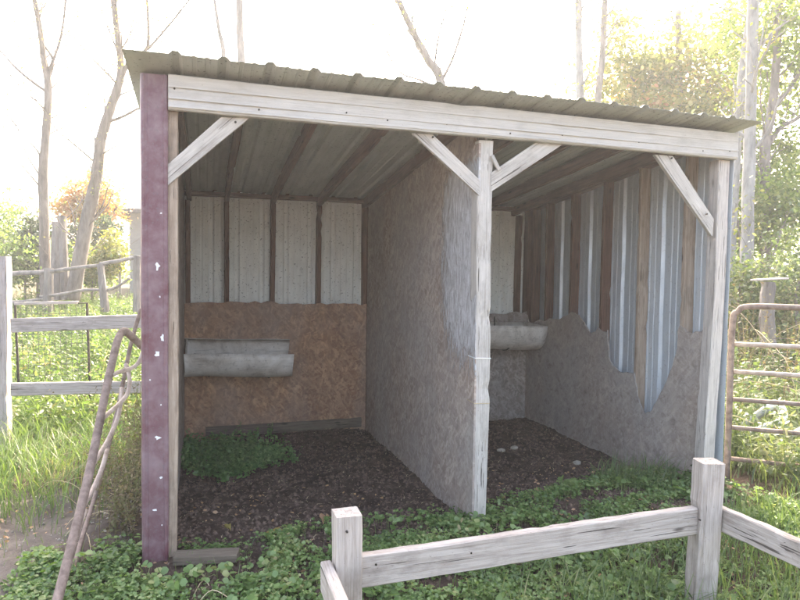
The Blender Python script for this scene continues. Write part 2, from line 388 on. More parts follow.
G1, G2, G3 = (.045, .085, .022), (.075, .14, .035), (.13, .20, .06)
M['clover'] = leafmat('clover_leaf', [(.1, (.060, .115, .032)), (.45, (.120, .205, .058)), (.8, (.20, .29, .10)), (.97, (.34, .36, .16))], .35, .05)
M['grass'] = leafmat('grass_blade', [(.1, (.05, .09, .03)), (.5, (.10, .165, .05)), (.85, (.18, .235, .09)), (.97, (.36, .30, .17))], .4, .05)
M['grass_shade'] = leafmat('shaded_grass_blade', [(.1, (.06, .09, .035)), (.5, (.12, .16, .065)), (.85, (.20, .23, .11)), (.97, (.40, .36, .22))], .35, .05)  # grass copy for the gate side, shade put into the greyer colour
M['nettle'] = leafmat('dark_nettle_leaf', [(.1, (.07, .15, .05)), (.6, (.13, .26, .085)), (.9, (.22, .36, .14))], .35, .05)
M['weed'] = leafmat('weed_leaf', [(.1, (.035, .07, .02)), (.5, (.085, .14, .045)), (.8, (.15, .205, .075)), (.97, (.32, .26, .14))], .4, .05)
M['brown_weed'] = leafmat('brown_weed_leaf', [(.1, (.07, .05, .038)), (.45, (.14, .105, .07)), (.75, (.12, .14, .055)), (.95, (.28, .21, .14))], .3, .03)
M['weed_shade'] = leafmat('shaded_weed_leaf', [(.1, (.05, .08, .035)), (.5, (.10, .145, .06)), (.8, (.17, .21, .10)), (.97, (.30, .26, .17))], .35, .05)  # weed copy for the gate side, tree shade put into muted, bluer greens
M['bush'] = leafmat('bush_leaf', [(.1, (.07, .12, .035)), (.5, (.13, .20, .055)), (.9, (.24, .28, .09))], .5, patch=.8)
M['dark_bush'] = leafmat('evergreen_leaf', [(.1, (.025, .05, .025)), (.6, (.05, .085, .04)), (.9, (.08, .12, .055))], .2, patch=1)
M['autumn'] = leafmat('autumn_leaf', [(.1, (.20, .17, .05)), (.4, (.36, .20, .06)), (.7, (.42, .18, .07)), (.95, (.42, .28, .08))], .45, patch=.7)
M['yellowgreen'] = leafmat('yellowing_leaf', [(.1, (.09, .12, .03)), (.5, (.18, .20, .05)), (.8, (.32, .27, .08)), (.97, (.38, .18, .09))], .35, patch=.6)
M['twig_leaf'] = leafmat('sparse_leaf', [(.1, (.12, .13, .05)), (.6, (.20, .17, .08)), (.95, (.28, .2, .12))], .4)

# ------------------------------------------------------------------ vegetation generators (numpy)
def leaf_faces(cen, nrm_tilt, size, aspect=1.0, az=None, fold=.25):
    """pointed leaves as two folded quads each: 6 verts"""
    n = len(cen); az = rng.uniform(0, 2*np.pi, n) if az is None else az
    d = np.stack([np.cos(az)*np.cos(nrm_tilt), np.sin(az)*np.cos(nrm_tilt), np.sin(nrm_tilt)], 1)
    s = np.stack([-np.sin(az), np.cos(az), np.zeros(n)], 1); roll = rng.normal(0, .5, n)[:, None]
    nn = np.cross(d, s); s2 = s*np.cos(roll)+nn*np.sin(roll); n2 = np.cross(d, s2)
    L = size[:, None]; W = L*aspect*.5; up = n2*W*fold
    V = np.stack([cen, cen+d*L*.35+s2*W-up*-1, cen+d*L*.78+s2*W*.75-up*-.8, cen+d*L, cen+d*L*.78-s2*W*.75+up*.8, cen+d*L*.35-s2*W+up], 1)
    b = (np.arange(n)*6)[:, None]
    return V.reshape(-1, 3), np.concatenate([b+np.array([[0, 1, 2, 3]]), b+np.array([[0, 3, 4, 5]])], 0)
def blades(base, h, az, bend, w):
    """grass blades, 4 cross-sections, as quads"""
    n = len(base); d = np.stack([np.cos(az), np.sin(az), np.zeros(n)], 1); s = np.stack([-np.sin(az+.6), np.cos(az+.6), np.zeros(n)], 1); rows = []
    for t, ww in ((0, 1), (.35, .95), (.7, .65), (1, .1)):
        p = base+d*(bend*h*t*t)[:, None]+np.array([0, 0, 1])*(h*(t-.35*bend*t*t))[:, None]
        rows += [p-s*(w*ww/2)[:, None], p+s*(w*ww/2)[:, None]]
    V = np.stack(rows, 1).reshape(-1, 3); b = (np.arange(n)*8)[:, None]
    return V, np.concatenate([b+np.array([[2*k, 2*k+1, 2*k+3, 2*k+2]]) for k in range(3)], 0)
def merge(*vf):
    V = []; F = []; o = 0
    for v, f in vf: V.append(v); F.append(f+o); o += len(v)
    return np.concatenate(V), np.concatenate(F)
def onground(x, y, z=0): return np.stack([x, y, hgt(x, y)+z], 1)
def weeds(x, y, h, nl, ls, lean=.25, asp=.5, stemw=.005):
    """upright leafy stems standing at x, y"""
    n = len(x); base = onground(x, y, -.02); az = rng.uniform(0, 6.28, n); bend = rng.uniform(0, lean, n)
    sv = blades(base, h, az, bend, np.full(n, stemw))
    t = rng.uniform(.12, 1, (n, nl)); d = np.stack([np.cos(az), np.sin(az), np.zeros(n)], 1)
    p = base[:, None]+d[:, None]*(bend[:, None]*h[:, None]*t**2)[..., None]+np.array([0, 0, 1])*(h[:, None]*(t-.35*bend[:, None]*t*t))[..., None]
    p = p.reshape(-1, 3)+rng.normal(0, .008, (n*nl, 3)); sz = (ls*rng.uniform(.5, 1.2, (n, nl))*(1.15-.55*t)).ravel()
    lv = leaf_faces(p, rng.normal(.15, .45, len(p)), sz, asp)
    return merge(sv, lv)
def vnoise(x, y, s, seed=0):
    r = np.random.default_rng(seed); a = 0
    for k in range(5):
        ph = r.uniform(0, 6.28, 2); an = r.uniform(0, 6.28); f = s*(1+.5*k)
        a = a+np.sin(f*(x*math.cos(an)+y*math.sin(an))+ph[0]+1.5*np.sin(f*.6*(y*math.cos(an)-x*math.sin(an))+ph[1]))/(1+.3*k)
    return a/3
def crown(blobs, n, size, asp=.6, per=60, spread=.22, mask=None):
    """leaves in clumps spread through ellipsoid blobs [(centre, (rx,ry,rz))]"""
    vol = np.array([b[1][0]*b[1][1]*b[1][2] for b in blobs]); vol = vol/vol.sum(); out = []
    for (c, r), f in zip(blobs, vol):
        k = max(3, int(n*f/per)); u = rng.normal(0, 1, (k, 3)); u /= np.linalg.norm(u, axis=1)[:, None]
        u *= rng.uniform(.25, 1.0, k)[:, None]**.6; cc = np.array(c)+u*np.array(r)
        sp = min(r)*spread*rng.uniform(.5, 1.5, k)
        p = (cc[:, None]+rng.normal(0, 1, (k, per, 3))*sp[:, None, None]*np.array([1, 1, .7])).reshape(-1, 3); out.append(p)
    p = np.concatenate(out); p = p[p[:, 2] > hgt(p[:, 0], p[:, 1])-.05]
    return leaf_faces(p, rng.normal(-.3, .6, len(p)), size*rng.uniform(.6, 1.3, len(p)), asp)

# ------------------------------------------------------------------ world and sun
SUN_AZ, SUN_EL = R_(27), R_(40)            # azimuth from +Y towards +X
w = bpy.data.worlds.new('World'); S.world = w; w.use_nodes = True; nt = w.node_tree
for n in list(nt.nodes): nt.nodes.remove(n)
sky = N(nt, 'ShaderNodeTexSky', sky_type='NISHITA'); sky.sun_disc = False; sky.sun_elevation = SUN_EL; sky.sun_rotation = SUN_AZ
sky.air_density = .8; sky.dust_density = 6.0; sky.ozone_density = .6
bg = N(nt, 'ShaderNodeBackground'); bg.inputs[1].default_value = .15; wo = N(nt, 'ShaderNodeOutputWorld')
nt.links.new(sky.outputs[0], bg.inputs[0]); nt.links.new(bg.outputs[0], wo.inputs[0])
sl = bpy.data.lights.new('sun', 'SUN'); sl.energy = 2.1; sl.angle = R_(.6); sl.color = (1, .94, .85)
so = bpy.data.objects.new('sun', sl); COL.objects.link(so)
sd = Vector((math.sin(SUN_AZ)*math.cos(SUN_EL), math.cos(SUN_AZ)*math.cos(SUN_EL), math.sin(SUN_EL)))
so.rotation_euler = sd.to_track_quat('Z', 'Y').to_euler(); so.location = sd*50
S.view_settings.view_transform = 'Standard'; S.view_settings.look = 'None'; S.view_settings.gamma = 1; S.view_settings.use_curve_mapping = False
S.view_settings.exposure = 3.27
S.view_settings.use_white_balance = True; S.view_settings.white_balance_temperature = 7450; S.view_settings.white_balance_tint = 9
HAZE = .0034

# ------------------------------------------------------------------ ground
def axis(lo, hi, fa, fb, st):
    a = list(np.arange(fa, fb+1e-6, st)); s = st; x = fb
    while x < hi: s *= 1.22; x += s; a.append(x)
    s = st; x = fa; pre = []
    while x > lo: s *= 1.22; x -= s; pre.append(x)
    return np.array(pre[::-1]+a)
ax = axis(-900, 900, -3, 6, .045); ay = axis(-700, 1200, -4, 4, .045)
XX, YY = np.meshgrid(ax, ay); Z = hgt(XX, YY)
near = (np.abs(XX-1.5) < 4.6)*(np.abs(YY) < 4.1)
Z = Z+near*(.010*vnoise(XX, YY, 14, 3)+.007*vnoise(XX, YY, 31, 4)+.004*rng.normal(0, 1, XX.shape))
nx = len(ax); ny = len(ay); idx = np.arange(nx*ny).reshape(ny, nx)
Fq = np.stack([idx[:-1, :-1], idx[:-1, 1:], idx[1:, 1:], idx[1:, :-1]], -1).reshape(-1, 4)
g = np_obj('ground', np.stack([XX, YY, Z], -1).reshape(-1, 3), Fq, M['ground']); setp(g, kind='structure')
g.data.polygons.foreach_set('use_smooth', [True]*len(g.data.polygons))

# crumbs of soil and bits of straw on the floor of the bays
def crumbs(n, xr, yr, smin, smax, name, mat, label, cat):
    x = rng.uniform(*xr, n); y = rng.uniform(*yr, n); s = smin+(smax-smin)*rng.random(n)**3
    base = np.array([[1, 0, 0], [0, 1, 0], [-1, 0, 0], [0, -1, 0], [0, 0, 1], [0, 0, -1]], float)
    V = onground(x, y, .0)[:, None]+base[None]*s[:, None, None]*rng.uniform(.45, 1.2, (n, 6, 1))
    b = (np.arange(n)*6)[:, None]
    F = np.concatenate([b+np.array([t]) for t in ((0, 1, 4), (1, 2, 4), (2, 3, 4), (3, 0, 4), (1, 0, 5), (2, 1, 5), (3, 2, 5), (0, 3, 5))], 0)
    o = np_obj(name, V.reshape(-1, 3), F, mat); return setp(o, label, cat, kind='stuff')
crumbs(22000, (.12, 3.58), (-.6, 2.55), .003, .024, 'soil_crumbs', M['clod'], 'loose dark soil crumbs on the dirt floor of both bays', 'soil')
crumbs(2600, (-2, .0), (-2.0, 1.2), .003, .014, 'path_grit', M['stone'], 'grey grit on the trodden earth left of the shed', 'grit')
n = 900; x = rng.uniform(.15, 3.5, n); y = rng.uniform(-.5, 2.5, n); az = rng.uniform(0, 6.28, n); b_ = onground(x, y, .012)
V, F = blades(b_, rng.uniform(.006, .022, n), az, np.full(n, 2.0), np.full(n, .004)); V[:, 2] = np.maximum(V[:, 2], hgt(V[:, 0], V[:, 1])+.008)
setp(np_obj('straw_litter', V, F, M['straw']), 'short pale straw bits scattered over the dirt floor', 'straw', kind='stuff')

# ------------------------------------------------------------------ the shed
W2, D = 3.68, 2.57
MID = 1.82
shed = empty('animal_shed', (1.84, 1.2, 0), 'open-fronted two-bay wooden animal shelter with a ribbed metal roof and maroon corner trim', 'shed')
roofz = lambda y: 2.497-.1*y
# posts
board('post', (.09, .06, -.1), (.10, .06, 2.46), .11, .135, M['tan_wood'], shed, up=(0, 1, 0))
setp(board('post', (MID+.054, .045, -.1), (MID+.05, .045, 2.29), .09, .094, M['pale_wood'], shed, up=(0, 1, 0), wob=.004), 'pale grey middle post')
board('post', (W2-.088, .045, -.05), (W2-.047, .045, 2.295), .09, .09, M['grey_wood'], shed, up=(0, 1, 0), wob=.004)
for xx in (.055, MID+.05, W2-.05): board('post', (xx, D+.04, -.1), (xx, D+.04, 2.2), .09, .09, M['dark_wood'], shed, up=(0, 1, 0))
# strings tied around the middle post
for zz in (1.005, .735):
    mb = MB(); r = .0505
    cxp, cyp = MID+.053, .045
    mb.tube([(cxp-r, cyp-r+.002, zz), (cxp+r, cyp-r+.002, zz-.004), (cxp+r, cyp+r, zz), (cxp-r, cyp+r, zz+.004), (cxp-r, cyp-r+.002, zz)], .0035 if zz > .9 else .0022, 6)
    obj('post_string', mb, M['pvc'] if zz > .9 else M['straw'], shed)
board('wood_scrap', (MID+.075, -.012, 2.20), (MID+.125, -.014, 2.115), .022, .015, M['pale_wood'], shed, up=(1, 0, .3))
# corner trim: bent maroon steel with rolled edges
mb = MB()
prof = [(-.012, .16), (-.012, .01), (-.006, -.012), (.004, -.016), (.012, -.012), (.020, -.012), (.024, -.015), (.095, -.015), (.100, -.020), (.112, -.020), (.118, -.014), (.118, .004)]
m_ = len(prof)
for j in range(17):
    z = -.02+j*(2.47+.02)/16
    for k, (a, b) in enumerate(prof): mb.v.append((a+.0012*math.sin(j*1.1+k), b+.001*math.sin(j*1.7), z+(.01*math.sin(k*2.1) if j == 0 else 0)))
for j in range(16):
    for k in range(m_-1): mb.f.append((j*m_+k, j*m_+k+1, (j+1)*m_+k+1, (j+1)*m_+k))
trim = obj('corner_trim', mb, M['maroon'], shed); trim.modifiers.new('t', 'SOLIDIFY').thickness = .002
def chip(px, py, sx, sy):
    mb = MB(); c = PY(px, py, -.0185); k = 9
    ring = []
    for i in range(k):
        q = 6.283*i/k; rr = random.uniform(.6, 1.7); ring.append((c.x+math.cos(q)*sx*rr, c.z+math.sin(q)*sy*rr))
    mb.v = [(a, -.0165, b) for a, b in ring]+[(a, -.0185, b) for a, b in ring]
    mb.f = [tuple(range(k, 2*k))]+[(i, (i+1) % k, k+(i+1) % k, k+i) for i in range(k)]
    obj('paint_chip', mb, M['white_chip'], trim)
for a in ((157.5, 266, .008, .018), (162, 338, .007, .015), (157, 354, .009, .011), (158, 438, .011, .010), (161, 478, .006, .005), (155, 510, .009, .006), (161, 405, .003, .003), (160, 297, .003, .004), (161, 213, .004, .003), (162, 525, .003, .003), (150, 380, .003, .004)): chip(*a)
# header
hdr = board('fascia_board', (.119, -.022, 2.384), (W2+.012, -.022, 2.384), .172, .042, M['fascia'], shed, seg=34, wob=.002)
for zz, th in ((2.41, .010), (2.352, .008), (2.312, .009)):
    board('bead', (.121, -.047, zz), (W2+.01, -.047, zz), th, .005, M['fascia'], hdr if False else shed, seg=34, wob=.0008)
def nail(x, z, y=-.045, r=.005):
    mb = MB(); mb.tube([(x, y+.004, z), (x, y-.003, z)], r, 8); obj('nail', mb, M['nail'], shed)
for x, z in ((.15, 2.40), (.56, 2.335), (1.02, 2.36), (1.25, 2.34), (1.6, 2.35), (2.0, 2.33), (2.35, 2.35), (2.9, 2.35), (3.4, 2.33), (3.62, 2.345)): nail(x, z, -.0435)
board('header_beam', (.12, .02, 2.38), (W2-.1, .02, 2.38), .14, .036, M['dark_wood'], shed)
# braces traced corner to corner
def brace(c, y=-.006):
    q = [PY(a, b, y) for a, b in c]; A = (q[0]+q[3])/2; B = (q[1]+q[2])/2; xd = (B-A).normalized(); yd_ = Vector((0, -1, 0)).cross(xd)
    pts = [((p-A).dot(xd), (p-A).dot(yd_)) for p in q]
    o = panel('brace', pts, A, xd, yd_, -.026, M['pale_wood'], shed); bv = o.modifiers.new('b', 'BEVEL'); bv.width = .003; bv.segments = 1
brace([(167, 165), (221, 117), (250, 117.5), (167, 186)])
brace([(480, 180), (433, 134.5), (412, 133), (480, 196)])
brace([(491, 173), (536, 142.5), (562, 145), (491, 192)])
brace([(714, 219), (673, 156), (655, 154.5), (712.5, 237)])
for px, py in ((235.5, 122), (433, 137), (672, 158), (707, 214)):
    q = PY(px, py, -.02); nail(q.x, q.z, -.018, .006)

# back wall: ribbed siding, studs, strand board
ribbed('back_siding', W2+.02, 2.24, (W2+.01, D+.092, 0), (-1, 0, 0), (0, 0, 1), M['siding_back'], shed, off=.135)
for xx in (.145, .485, .905, 1.345, 1.80, 2.2, 2.62, 3.03, 3.5):
    board('stud', (xx, D+.045, 0), (xx, D+.045, roofz(D)-.1), .09, .042, M['dark_wood'], shed, up=(0, 1, 0))
board('light_stop_strip', (-.02, D+.105, 2.235), (W2+.02, D+.105, 2.235), .07, .02, M['dark_wood'], shed)  # unseen board added to block light leaking in under the roof ribs
board('top_plate', (.05, D+.045, 2.205), (W2-.04, D+.045, 2.205), .04, .09, M['dark_wood'], shed)
def jag(n, x0, x1, y, a):
    return [(x0+(x1-x0)*i/n, y+random.uniform(-a, a)) for i in range(n+1)]
top = jag(30, MID-.004, .118, 1.20, .012)
top = [(x, y+(.014 if x < .95 else -.004)) for x, y in top]
panel('back_panel', [(.118, -.1), (MID-.004, -.1)]+top, (0, D-.002, 0), (1, 0, 0), (0, 0, 1), .012, M['osb_orange'], shed)
panel('back_panel', [(MID+.11, -.1), (W2-.09, -.1)]+jag(26, W2-.09, MID+.11, 1.10, .018), (0, D-.002, 0), (1, 0, 0), (0, 0, 1), .012, M['osb_dark'], shed)
# left wall
ribbed('side_siding', D+.1, 2.44, (-.004, D+.09, 0), (0, -1, 0), (0, 0, 1), M['siding_back'], shed, rh=-.019, off=.1)
panel('side_panel', [(.1, -.1), (D-.01, -.1), (D-.01, 2.2), (.1, 2.44)], (.118, 0, 0), (0, 1, 0), (0, 0, 1), .012, M['osb_dark'], shed).location.x -= .012
# partition
pp = [(.0, -.1), (D-.004, -.1), (D-.004, roofz(D)-.012), (.0, 2.296), (0, 2.0)]
pa = panel('partition_panel', [(.0, -.1), (D-.004, -.1), (D-.004, 2.22), (.06, 2.47), (.06, 2.27), (0, 2.27)], (MID+.003, 0, 0), (0, 1, 0), (0, 0, 1), .012, M['osb_peel'], shed)
panel('partition_panel', [(.1, -.1), (D-.004, -.1), (D-.004, 2.22), (.1, 2.46)], (MID+.088, 0, 0), (0, 1, 0), (0, 0, 1), .012, M['osb_dark'], shed)
# right wall: siding, studs, torn strand board
ribbed('side_siding', D+.1, 2.44, (W2+.012, -.012, 0), (0, 1, 0), (0, 0, 1), M['siding_blue'], shed, rh=.024, off=.16, rib=.2385)
for yy in (2.48, 2.215, 1.77, 1.28, .806, .315):
    board('stud', (W2-.035, yy, 0), (W2-.035, yy, roofz(yy)-.03), .09, .038, M['dark_wood'] if yy > 1 else M['tan_wood'], shed, up=(1, 0, 0))
board('top_plate', (W2-.035, .09, 2.455), (W2-.035, D, 2.21), .04, .09, M['dark_wood'], shed)
RX = W2-.091
tr = [(707,329),(698,331.5),(690,333),(685,330),(680,325.5),(677.6,331),(677,348),(672.5,366),(666.5,381),(662,390),(656,402),(650,412),(644,414),(641,407),(637,396),(634,373),(629,373),(620,372),(612.5,366),(608.6,357),(607.4,330),(606.5,333),(602,331.5),(597.5,327),(595.4,331.5),(590,333),(586.4,327),(582.5,321),(578.6,315),(572,312),(567.5,315),(561.5,318),(557,319.5),(551,318),(545,321),(539,319.5),(533,322.5),(526,322)]
tr2 = [PX(x_, y_, RX) for x_, y_ in tr]
edge = []
for a, b in zip(tr2[:-1], tr2[1:]):
    for k in range(3):
        t = k/3; edge.append((a.y+(b.y-a.y)*t+random.uniform(-.006, .006)*(k > 0), a.z+(b.z-a.z)*t+random.uniform(-.008, .008)*(k > 0)))
poly = [(.095, -.1)]+[(.095, edge[0][1])]+[e for e in edge if .1 < e[0] < D-.02]+[(D-.012, 1.08), (D-.012, -.1)]
rp = panel('side_panel', poly, (RX, 0, 0), (0, 1, 0), (0, 0, 1), .011, M['osb_mud'], shed); setp(rp, 'mud-stained strand board with a torn wavy top edge')

# roof
RS = math.atan(.1); yd = (0, math.cos(RS), -math.sin(RS))
def roof_low(a): return -.004*math.sin(a*5.1)
rf = ribbed('roof', W2+.145, 3.02, (-.072, -.185, roofz(-.185)+.004), (1, 0, 0), yd, M['roof'], shed, rib=.2225, rh=.017, off=.232, low=roof_low, th=.0015)
for xx in (.16, .485, .905, 1.345, 1.80, 2.2, 2.62, 3.03, 3.45):
    board('rafter', (xx, .04, roofz(.04)-.052), (xx, D+.09, roofz(D+.09)-.052), .09, .042, M['dark_wood'], shed)
for yy in (1.3,):
    board('purlin', (.12, yy, roofz(yy)-.112), (W2-.1, yy, roofz(yy)-.112), .03, .07, M['dark_wood'], shed) if False else None
# sill boards
board('sill_board', (.15, -.06, .036), (.46, -.13, .042), .09, .045, M['sill'], shed, up=(0, 1, 0))
board('sill_board', (.3, D-.03, .02), (MID-.05, D-.03, .03), .09, .038, M['sill'], shed)

# ------------------------------------------------------------------ feed troughs (half drums on the walls)
def trough(name, cx0, cx1, y, z, r, qa, qb, label, endcap=True):
    root = empty(name, ((cx0+cx1)/2, y, z), label, 'trough', 'half-drum feed troughs'); mb = MB(); ns = 22; nk = 15; th = .007
    def pt(x, q, rr):
        f = (x-cx0)/(cx1-cx0); end = min(f, 1-f)
        sag = .004*math.sin(x*5); dent = .006*math.sin(x*7+q*2)
        return (x, y+math.cos(q)*(rr+dent)*-1, z-math.sin(q)*(rr+dent)+sag-.02*f)
    qs = [qa+(qb-qa)*k/(nk-1) for k in range(nk)]
    for layer in (r, r-th):
        for i in range(ns+1):
            x = cx0+(cx1-cx0)*i/ns
            for q in qs: mb.v.append(pt(x+(.006*math.sin(q*3+i) if i in (0, ns) else 0), q, layer))
    A = (ns+1)*nk
    for i in range(ns):
        for k in range(nk-1):
            a = i*nk+k; mb.f.append((a, a+1, a+nk+1, a+nk)); a += A; mb.f.append((a+nk, a+nk+1, a+1, a))
    for i in range(ns):
        for k in (0, nk-1):
            a = i*nk+k; mb.f.append((a, a+nk, a+nk+A, a+A))
    for k in range(nk-1):
        for i in (0, ns): a = i*nk+k; mb.f.append((a, a+1, a+1+A, a+A))
    obj('trough_body', mb, M['trough'], root, smooth=True)
    for x in ([cx0+.012, cx1-.012] if endcap else [cx0+.012]):
        mb = MB(); mb.v = [pt(x, q, r-.004) for q in qs]+[pt(x+.008, q, r-.004) for q in qs]
        mb.f = [tuple(range(nk)), tuple(range(2*nk-1, nk-1, -1))]+[(k, k+1, k+1+nk, k+nk) for k in range(nk-1)]+[(0, nk, 2*nk-1, nk-1)]
        obj('end_cap', mb, M['trough'], root)
    # bracket strap to the wall
    for f in (.22, .78):
        x = cx0+(cx1-cx0)*f; mb = MB(); mb.tube([pt(x, q, r+.004) for q in qs[5:-3]]+[(x, D-.012, z+.06)], .006, 6); obj('bracket', mb, M['nail'], root)
    return root
trough('feed_trough', .125, 1.05, 2.352, .755, .19, -.2, math.pi+.8, 'dirty white half-drum trough on the orange back wall of the left bay', endcap=False)
trough('feed_trough', MID+.115, 3.565, 2.325, 1.0, .24, -.08, math.pi+.1, 'pale half-drum trough in the back corner of the right bay behind the middle post')

# ------------------------------------------------------------------ front pen fence
FY = -1.175
pen = empty('board_fence', (1.6, FY, 0), 'low silvered board fence of two square posts and rails in front of the shed', 'fence')
fp = PY(347, 512, FY); fq = PY(706, 463, FY)
board('fence_post', (fp.x, FY, -.15), (fp.x, FY, fp.z), .092, .095, M['fence_wood'], pen, up=(0, 1, 0), wob=.003)
board('fence_post', (fq.x, FY, -.15), (fq.x+.005, FY, fq.z+.012), .098, .098, M['fence_wood'], pen, up=(math.sin(.25), math.cos(.25), 0), wob=.005)
a = PY(363, 553, FY); a2 = PY(363, 585, FY); b = PY(694, 508, FY); b2 = PY(694, 533.5, FY)
board('rail', (fp.x+.05, FY, (a.z+a2.z)/2), (fq.x-.05, FY, (b.z+b2.z)/2), a.z-a2.z, .04, M['fence_wood'], pen, wob=.003, seg=30)
s0 = PY(326, 561, FY-.0)
board('rail', (s0.x, FY+.02, s0.z-.06), (s0.x+.005, FY-1.6, s0.z-.03), .11, .04, M['fence_wood'], pen, wob=.003)
c1 = PX(719, 507, fq.x+.03); z1 = fq.z-.145
rr0 = Vector((fq.x+.07, FY-.0, b.z-.05)); dr = Vector((math.sin(YAW+math.atan(-0.33)), math.cos(YAW+math.atan(-.33)), 0))
board('rail', rr0, rr0-dr*1.9+Vector((0, 0, .02)), .105, .04, M['fence_wood'], pen, wob=.004)
for px_, py_ in ((347, 532), (474, 556), (378, 568), (700, 520)):
    q = PY(px_, py_, FY-.05); mb = MB(); yy = FY-.0485 if px_ in (347, 700) else FY-.0215
    mb.tube([(q.x, yy+.004, q.z), (q.x, yy-.004, q.z)], .004, 8); obj('nail', mb, M['nail'], pen)

# ------------------------------------------------------------------ left fence behind the shed
LY = 2.45
lf = empty('rail_fence', (-.7, LY, 0), 'grey two-rail board fence with a tall post left of the shed', 'fence')
t_ = PY(-2, 256, LY)
board('fence_post', (t_.x, LY, -.1), (t_.x, LY, t_.z), .15, .15, M['old_fence'], lf, up=(0, 1, 0), wob=.006)
for (ya, yb, hw) in ((324.8, 321.3, .115), (389.5, 387, .105)):
    A = PY(11, ya, LY-.05); B = PY(150, yb, LY-.05); B = A+(B-A)*1.0; board('rail', A, B+Vector((.0, 0, 0)), hw, .035, M['old_fence'], lf, wob=.004)

# dark iron mesh panel
mp = empty('mesh_panel', tuple(P(52, 470, 6.3)), 'black-framed wire mesh panel standing in weeds behind the two-rail fence', 'mesh panel')
q = [P(15, 304, 6.3), P(87, 303, 6.2), P(92, 452, 6.2), P(22, 460, 6.3)]
mb = MB(); mb.tube([q[3], q[0], q[1], q[2]], .013, 6); obj('frame', mb, M['black_iron'], mp)
mb = MB()
for i in range(1, 13):
    t = i/13; mb.tube([q[0].lerp(q[1], t), q[3].lerp(q[2], t)], .0022, 4)
for i in range(1, 15):
    t = i/15; mb.tube([q[0].lerp(q[3], t), q[1].lerp(q[2], t)], .0022, 4)
obj('wire_mesh', mb, M['wire'], mp)
board('top_rail', P(15, 304.0, 6.28), P(78, 303, 6.2), .028, .03, M['old_fence'], mp).location.z += .004

# old split-rail fence farther back
sr = empty('pole_fence', tuple(P(95, 300, 11.5)), 'rustic fence of crooked poles crossing the weeds in the left distance', 'fence')
def pole(name, pts, r0, r1, mat='bark', par=sr):
    s_ = spline(pts, 4); mb = MB(); mb.tube(s_, lerp_r(r0, r1, len(s_)), 8, .25); return obj(name, mb, M[mat], par)
pole('fence_post', [P(48, 320, 11.5), P(49, 268, 11.5)], .09, .08)
pole('fence_post', [P(105, 312, 11), P(103, 288, 11), P(100, 264, 11)], .075, .06)
pole('fence_post', [P(137, 312, 11), P(137, 256, 11)], .07, .065)
pole('pole_rail', [P(-10, 276, 12), P(20, 273, 11.8), P(48, 272, 11.5), P(75, 268, 11.3), P(101, 265, 11)], .05, .03)
pole('pole_rail', [P(100, 264, 11), P(118, 261, 11), P(137, 257.5, 11), P(150, 257, 11)], .035, .03)
pole('pole_rail', [P(40, 297, 11.6), P(62, 294, 11.3), P(85, 290, 11.2), P(112, 289, 11), P(130, 278, 11)], .03, .022)
pole('pole_rail', [P(-10, 300, 12), P(15, 302, 11.8), P(45, 299, 11.5)], .03, .03)

for (px_, yt, wd, lab, lean) in ((56.5, 222, .10, 'short broad grey stump post left of the taller one behind the pole fence', -1), (64, 216, .085, 'tall narrow grey dead post standing between two trunks', 2)):
    mb = MB(); s_ = spline([P(px_+lean, 300, 12.6), P(px_, 260, 12.6), P(px_-lean, yt, 12.6)], 4); mb.tube(s_, lerp_r(wd*1.1, wd, len(s_)), 8, .2)
    o = obj('dead_post', mb, M['bark'], None, loc=tuple(P(px_, 300, 12.6))); setp(o, lab, 'post', 'dead posts behind the pole fence')

# ------------------------------------------------------------------ rusty gate leaning on the left wall
lg = empty('leaning_gate', (-.3, .0, 0), 'bent rusty tubular gate leaning beside the maroon corner trim', 'gate')
def py_path(pts): return [PY(a, b, y) for a, b, y in pts]
def tube_part(name, pts, r, mat, par, n=8, seg=5, r1=None):
    s_ = spline(pts, seg); mb = MB(); mb.tube(s_, lerp_r(r, r1 or r, len(s_)), n, .05); return obj(name, mb, M[mat], par, smooth=True)
tube_part('stile', py_path([(47, 640, -.6), (60, 590, -.42), (88, 478, .0), (105, 395, .32), (115, 350, .50), (119, 337, .56), (124, 331, .62), (131, 336, .66), (146, 350, .74)]), .022, 'rust', lg, 10)
tube_part('stile', py_path([(141, 309, .95), (133, 336, .93), (127, 362, .9), (122, 388, .86), (117, 412, .8), (110, 440, .7), (97, 490, .5), (80, 545, .2), (66, 600, -.1), (60, 620, -.2)]), .0125, 'rust', lg, 8)
tube_part('gate_bar', py_path([(112, 375, .40), (122, 371, .48), (132, 368, .56), (139, 362, .62), (143, 352, .66)]), .0125, 'rust_pale', lg)
tube_part('gate_bar', py_path([(100, 421, .22), (110, 412, .34), (121, 402, .46), (128, 392, .54), (129.5, 378, .60), (126, 364, .66)]), .0125, 'rust_pale', lg)
tube_part('gate_bar', py_path([(86, 475, .02), (97, 458, .16), (108, 440, .3), (117, 420, .42), (121, 402, .5), (122, 388, .56)]), .0125, 'rust_pale', lg)
tube_part('gate_bar', py_path([(76, 520, -.12), (84, 505, -.02), (93, 489, .1), (102, 468, .22), (107, 450, .32)]), .0125, 'rust_pale', lg)
tube_part('gate_bar', py_path([(58, 604, -.43), (66, 572, -.32), (76, 537, -.14), (85, 510, .0)]), .0125, 'rust_pale', lg)

